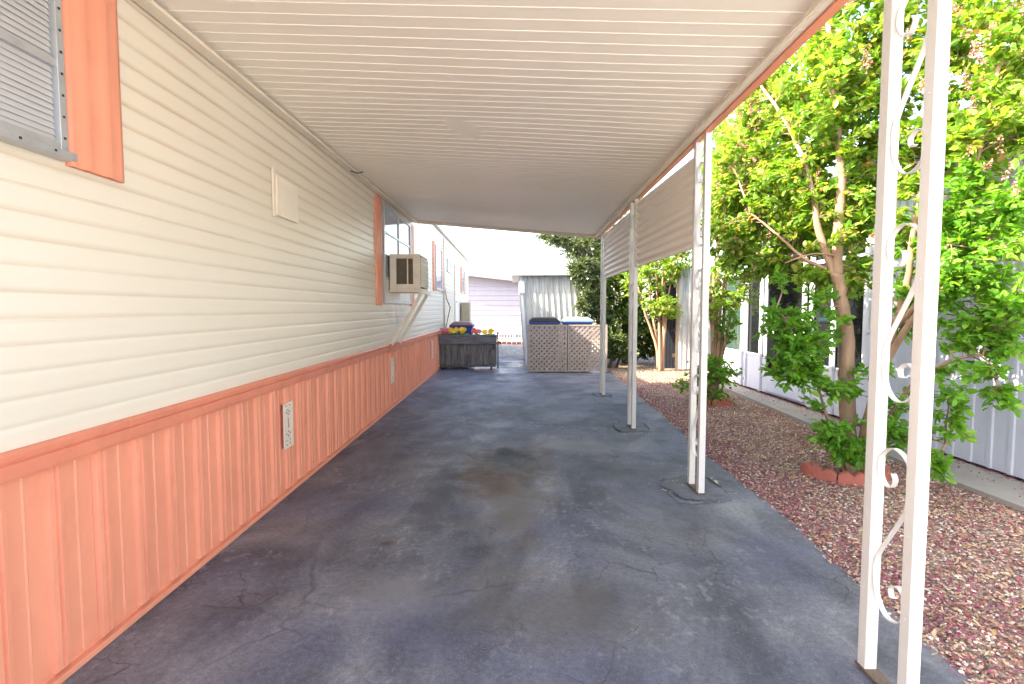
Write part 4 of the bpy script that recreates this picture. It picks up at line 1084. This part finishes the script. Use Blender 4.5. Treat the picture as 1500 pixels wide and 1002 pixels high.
tree('crape_myrtle', 'largest crape myrtle tree, smooth tan trunk with bright green leaves behind the nearest column', 'tree', TB, limbs, main_clumps, M['leaf'], M['bark'], L=.072, per=17, tw=.006, blossoms=bl, lowclumps=low_clumps, seed=3, dens=1.75, wratio=.66, lowd=.68)

def stems(base, tips, r0, r1):
    out = []
    for i, (u, v, Y) in enumerate(tips):
        b = Vector(base)+Vector((.05*math.cos(i*2.1), .05*math.sin(i*2.1), -.05)); e = at(u, v, Y)
        out.append(([b, b.lerp(e, .35)+Vector((.02,.0,.05)), b.lerp(e, .7)+Vector((-.02,0,.02)), e], r0, r1))
    return out
tree('crape_myrtle', 'thin crape myrtle with several slim stems rising from a small red edged ring', 'tree', T2,
     stems(T2, ((1040,400,8.1),(1052,330,8.0),(1066,380,8.1),(1075,300,8.2),(1090,400,7.9),(1060,250,8.3)), .035, .012),
     [C(1060,320,8.1,45,50,.5,80), C(1085,250,8.3,50,50,.5,70), C(1050,395,8.0,26,26,.3,16), C(1040,290,8.2,30,60,.4,36), C(1110,370,7.8,40,20,.3,18), C(1060,200,8.4,50,40,.5,40), C(1075,420,8.0,36,28,.4,40), C(1050,450,8.0,24,24,.3,22), C(1105,330,8.0,44,44,.4,50), C(1140,260,8.2,50,50,.5,50)], M['leaf'], M['bark'], L=.075, per=13,
     lowclumps=[C(1030,545,8.0,26,30,.3,30), C(1070,475,8.0,22,22,.2,14), C(1060,545,7.9,26,22,.3,26), C(1045,585,7.9,32,16,.3,24), C(1000,565,8.0,16,10,.2,7)],
     blossoms=[C(1085,330,8.1,40,30,.3,6), C(1060,180,8.3,40,40,.3,8)], seed=5, dens=1.6)
tree('crape_myrtle', 'far crape myrtle with a fan of pale slim stems in front of the dark hedge', 'tree', T3,
     stems(T3+Vector((0,-.3,0)), ((935,420,12.3),(950,400,12.3),(962,370,12.4),(972,380,12.3),(985,400,12.2),(978,350,12.5)), .045, .016),
     [C(955,395,12.2,42,30,.6,60), C(985,375,12.3,30,40,.5,50), C(960,350,12.4,50,30,.6,55), C(965,445,12.0,28,20,.4,28), C(930,410,12.5,25,30,.5,28), C(985,450,12.0,16,22,.3,14)], M['leaf'], M['bark'], L=.10, per=12,
     blossoms=[C(950,390,12.2,40,20,.4,5)], seed=7, dens=1.5)
# broad dark hedge, pale low bush, the oak behind the shed, a pine beyond
def shrub(name, label, cat, base, clumps, mat, L, per, seed, group=None, bark='darkbark', stems_=5):
    b = Vector(base); rr = random.Random(seed); lim = []
    for c, rad, n_ in clumps:
        lim.append(([b+Vector((rr.uniform(-.2,.2), rr.uniform(-.1,.1), -.05)), b.lerp(Vector(c), .5)+Vector((0,0,.1)), Vector(c)], .04, .012))
    return tree(name, label, cat, base, lim, clumps, mat, M[bark], L=L, per=per, tw=.008, seed=seed, group=group, dens=2.3)
hc = [C(905,420,14.0,35,45,.7,150), C(945,440,14.2,40,50,.7,150), C(985,440,14.3,30,55,.7,110), C(915,480,13.6,40,35,.6,130), C(965,500,13.8,45,32,.6,120), C(930,370,14.5,50,35,.7,110), C(895,380,14.0,26,30,.5,60), C(1000,500,13.8,20,40,.5,50), C(1000,380,14.4,30,50,.6,60), C(880,430,13.6,18,40,.4,50)]
shrub('hedge_shrub', 'broad dark green shrub filling the space right of the shed', 'shrub', (3.1, 14.0, 0), hc, M['hedgeleaf'], .095, 14, 12)
shrub('low_bush', 'small pale green bush at the foot of the dark shrub', 'bush', (2.45, 12.9, 0), [C(903,505,12.7,20,22,.35,60), C(920,515,12.7,14,14,.3,24), C(895,480,12.9,12,22,.3,26)], M['bushleaf'], .085, 12, 14)
ob = Vector((2.75, 15.6, 0))
oak_limbs = [([ob, ob+Vector((-.05,0,1.2)), ob+Vector((-.15,-.1,2.3))], .20, .13)]
oc = [C(870,365,14.6,30,32,.8,130), C(845,362,14.2,32,22,.7,110), C(818,352,14.0,26,13,.5,56), C(862,405,13.0,26,30,.5,120), C(858,445,12.75,18,24,.3,60), C(880,330,15.2,60,36,.9,120), C(840,335,14.8,44,20,.8,70), C(876,455,12.9,18,36,.35,70), C(905,380,15,40,46,.8,100), C(800,347,14.0,16,7,.3,20), C(846,395,12.9,18,22,.3,44), C(930,330,15.5,60,46,.9,80)]
for c, rad, n_ in oc: oak_limbs.append(([ob+Vector((-.15,-.1,2.0)), (ob+Vector((-.2,-.1,2.3))).lerp(Vector(c), .5)+Vector((0,0,.25)), Vector(c)], .06, .018))
tree('oak_tree', 'dark grey green oak tree hanging over the shed roof', 'tree', ob, oak_limbs, oc, M['oakleaf'], M['darkbark'], L=.085, per=16, tw=.008, wratio=.5, seed=21, dens=2.0)
pb = Vector((6.2, 14.5, 0))
pc = [C(1068,215,14.5,40,50,.8,90), C(1090,150,14.8,45,60,.8,90), C(1040,260,14.5,30,50,.8,60), C(1100,260,14.5,60,60,.8,80), C(1075,330,14.4,50,40,.8,60)]
tree('pine_tree', 'dark bluish conifer standing behind the leaves above the porch', 'tree', pb, [([pb, pb+Vector((0,0,3)), pb+Vector((0,0,7.5))], .2, .06)]+[([pb+Vector((0,0,2.5+i*.6)), Vector(c).lerp(pb+Vector((0,0,3+i*.6)), .5), Vector(c)], .05, .015) for i, (c, r, n_) in enumerate(pc)], pc, M['pineleaf'], M['darkbark'], L=.16, per=18, tw=.01, wratio=.12, seed=23)

# flowers in the planter
def flower(x, y, mat, label, seed, h=.13, nb=4, group='flowering plants in the wooden planter', name='flower_plant'):
    rg = np.random.default_rng(seed); rr = random.Random(seed)
    t = thing(name, label, 'flower', (x, y, .755), group); zb = .755
    mb = MB(); heads = []
    for i in range(nb):
        hx, hy, hz = x+rr.uniform(-.085,.085), y+rr.uniform(-.06,.06), zb+h*rr.uniform(.75, 1.15)
        mb.tube([(x+rr.uniform(-.02,.02), y, zb-.01), ((x+hx)/2, (y+hy)/2, (zb+hz)/2+.01), (hx, hy, hz)], .004, 5); heads.append((hx, hy, hz))
    obj('stem', mb, M['hedgeleaf'], t)
    n_ = 40; a = rg.uniform(0, 6.28, n_)
    P = np.stack([rg.normal(0, .05, n_), rg.normal(0, .035, n_), rg.uniform(.0, .06, n_)], 1)
    D = np.stack([np.cos(a), np.sin(a), rg.uniform(.1, .9, n_)], 1)
    V, Fq = leaf_cloud(P, D, np.array([0,0,1.0])+rg.normal(0, .4, (n_, 3)), rg.uniform(.04, .07, n_), rg.uniform(.02, .03, n_))
    o = np_mesh('foliage', V, [Fq], M['leaflow']); o.parent = t
    for (hx, hy, hz) in heads:
        fd = np.array((rr.uniform(-.4,.4), -1.0, rr.uniform(.2,.9))); fd /= np.linalg.norm(fd)
        e1 = np.cross(fd, (0,0,1)); e1 /= np.linalg.norm(e1); e2 = np.cross(e1, fd); k = 11
        an = np.arange(k)*2*math.pi/k; D = e1*np.cos(an)[:, None]+e2*np.sin(an)[:, None]+fd*.25
        P = np.tile(np.array((hx-x, hy-y, hz-zb)), (k, 1))
        V, Fq = leaf_cloud(P, D, np.tile(fd, (k, 1)), np.full(k, .068), np.full(k, .036))
        o = np_mesh('bloom', V, [Fq], mat); o.parent = t
        e = MB(); c = np.array((hx, hy, hz)); pts = [tuple(c+fd*.002+.013*(e1*math.cos(q)+e2*math.sin(q))) for q in np.arange(8)*math.pi/4]+[tuple(c+fd*.013)]
        e.add(pts, [(i, (i+1) % 8, 8) for i in range(8)]); obj('eye', e, M['eye'], o).location = (0,0,0)
        OFF[o] = OFF[t]
fl = [(-1.60,'pinkp','pink flowers at the wall end of the wooden planter',5), (-1.47,'pinkp','pink flowers second from the orange skirt in the planter',4), (-1.35,'yellow','yellow flowers between two pink clumps in the planter',4), (-1.22,'pinkp','pink flowers just left of the big yellow clump in the planter',4),
      (-1.11,'yellow','large clump of yellow dark eyed flowers in front of the blue bin',6), (-.83,'pinkp','lone round pink flower clump right of the blue bin',6), (-.58,'yellow','small pale yellow flowers near the right end of the planter',3), (-.47,'yellow','yellow flowers at the free right corner of the planter',2)]
for i, (x, m_, lb, nb) in enumerate(fl): flower(x, 12.66+(i % 2)*.06, M[m_], lb, 40+i, .15 if i != 6 else .11, nb)

# ------------------------------------------------------------------ light, sky, camera
az, el = R(255), R(37)                       # sun stands to the left, slightly behind the camera (azimuth clockwise from +Y)
sd = Vector((math.sin(az)*math.cos(el), math.cos(az)*math.cos(el), math.sin(el)))
sl = bpy.data.lights.new('sun', 'SUN'); sl.energy = 3.2; sl.angle = R(.5); sl.color = (1, .95, .86)
so = bpy.data.objects.new('sun', sl); COL.objects.link(so); so.rotation_euler = sd.to_track_quat('Z', 'Y').to_euler(); so.location = (-10, -5, 12)
W = bpy.data.worlds.new('World'); S.world = W; W.use_nodes = True
nt = W.node_tree; nt.nodes.clear(); o_ = nt.nodes.new('ShaderNodeOutputWorld'); bg = nt.nodes.new('ShaderNodeBackground'); sk = nt.nodes.new('ShaderNodeTexSky')
sk.sky_type = 'NISHITA'; sk.sun_disc = False; sk.sun_elevation = el; sk.sun_rotation = az; sk.dust_density = 2.5; sk.air_density = 1.0
nt.links.new(sk.outputs[0], bg.inputs[0]); nt.links.new(bg.outputs[0], o_.inputs[0]); bg.inputs[1].default_value = .15
cam = bpy.data.cameras.new('camera'); co = bpy.data.objects.new('camera', cam); COL.objects.link(co); S.camera = co
cam.sensor_width = 36; cam.sensor_fit = 'HORIZONTAL'; cam.lens = 36*F/1500; cam.clip_start = .05; cam.clip_end = 2000
co.location = (0, 0, CH); co.rotation_euler = (R(90)-PITCH, 0, 0)
S.view_settings.view_transform = 'Standard'; S.view_settings.look = 'None'; S.view_settings.exposure = 2.88; S.view_settings.gamma = 1
S.view_settings.use_white_balance = True; S.view_settings.white_balance_temperature = 7600; S.view_settings.white_balance_tint = 12
S.cycles.max_bounces = 10; S.cycles.diffuse_bounces = 6; S.cycles.transparent_max_bounces = 8; S.cycles.use_denoising = True
S.cycles.sample_clamp_indirect = 8
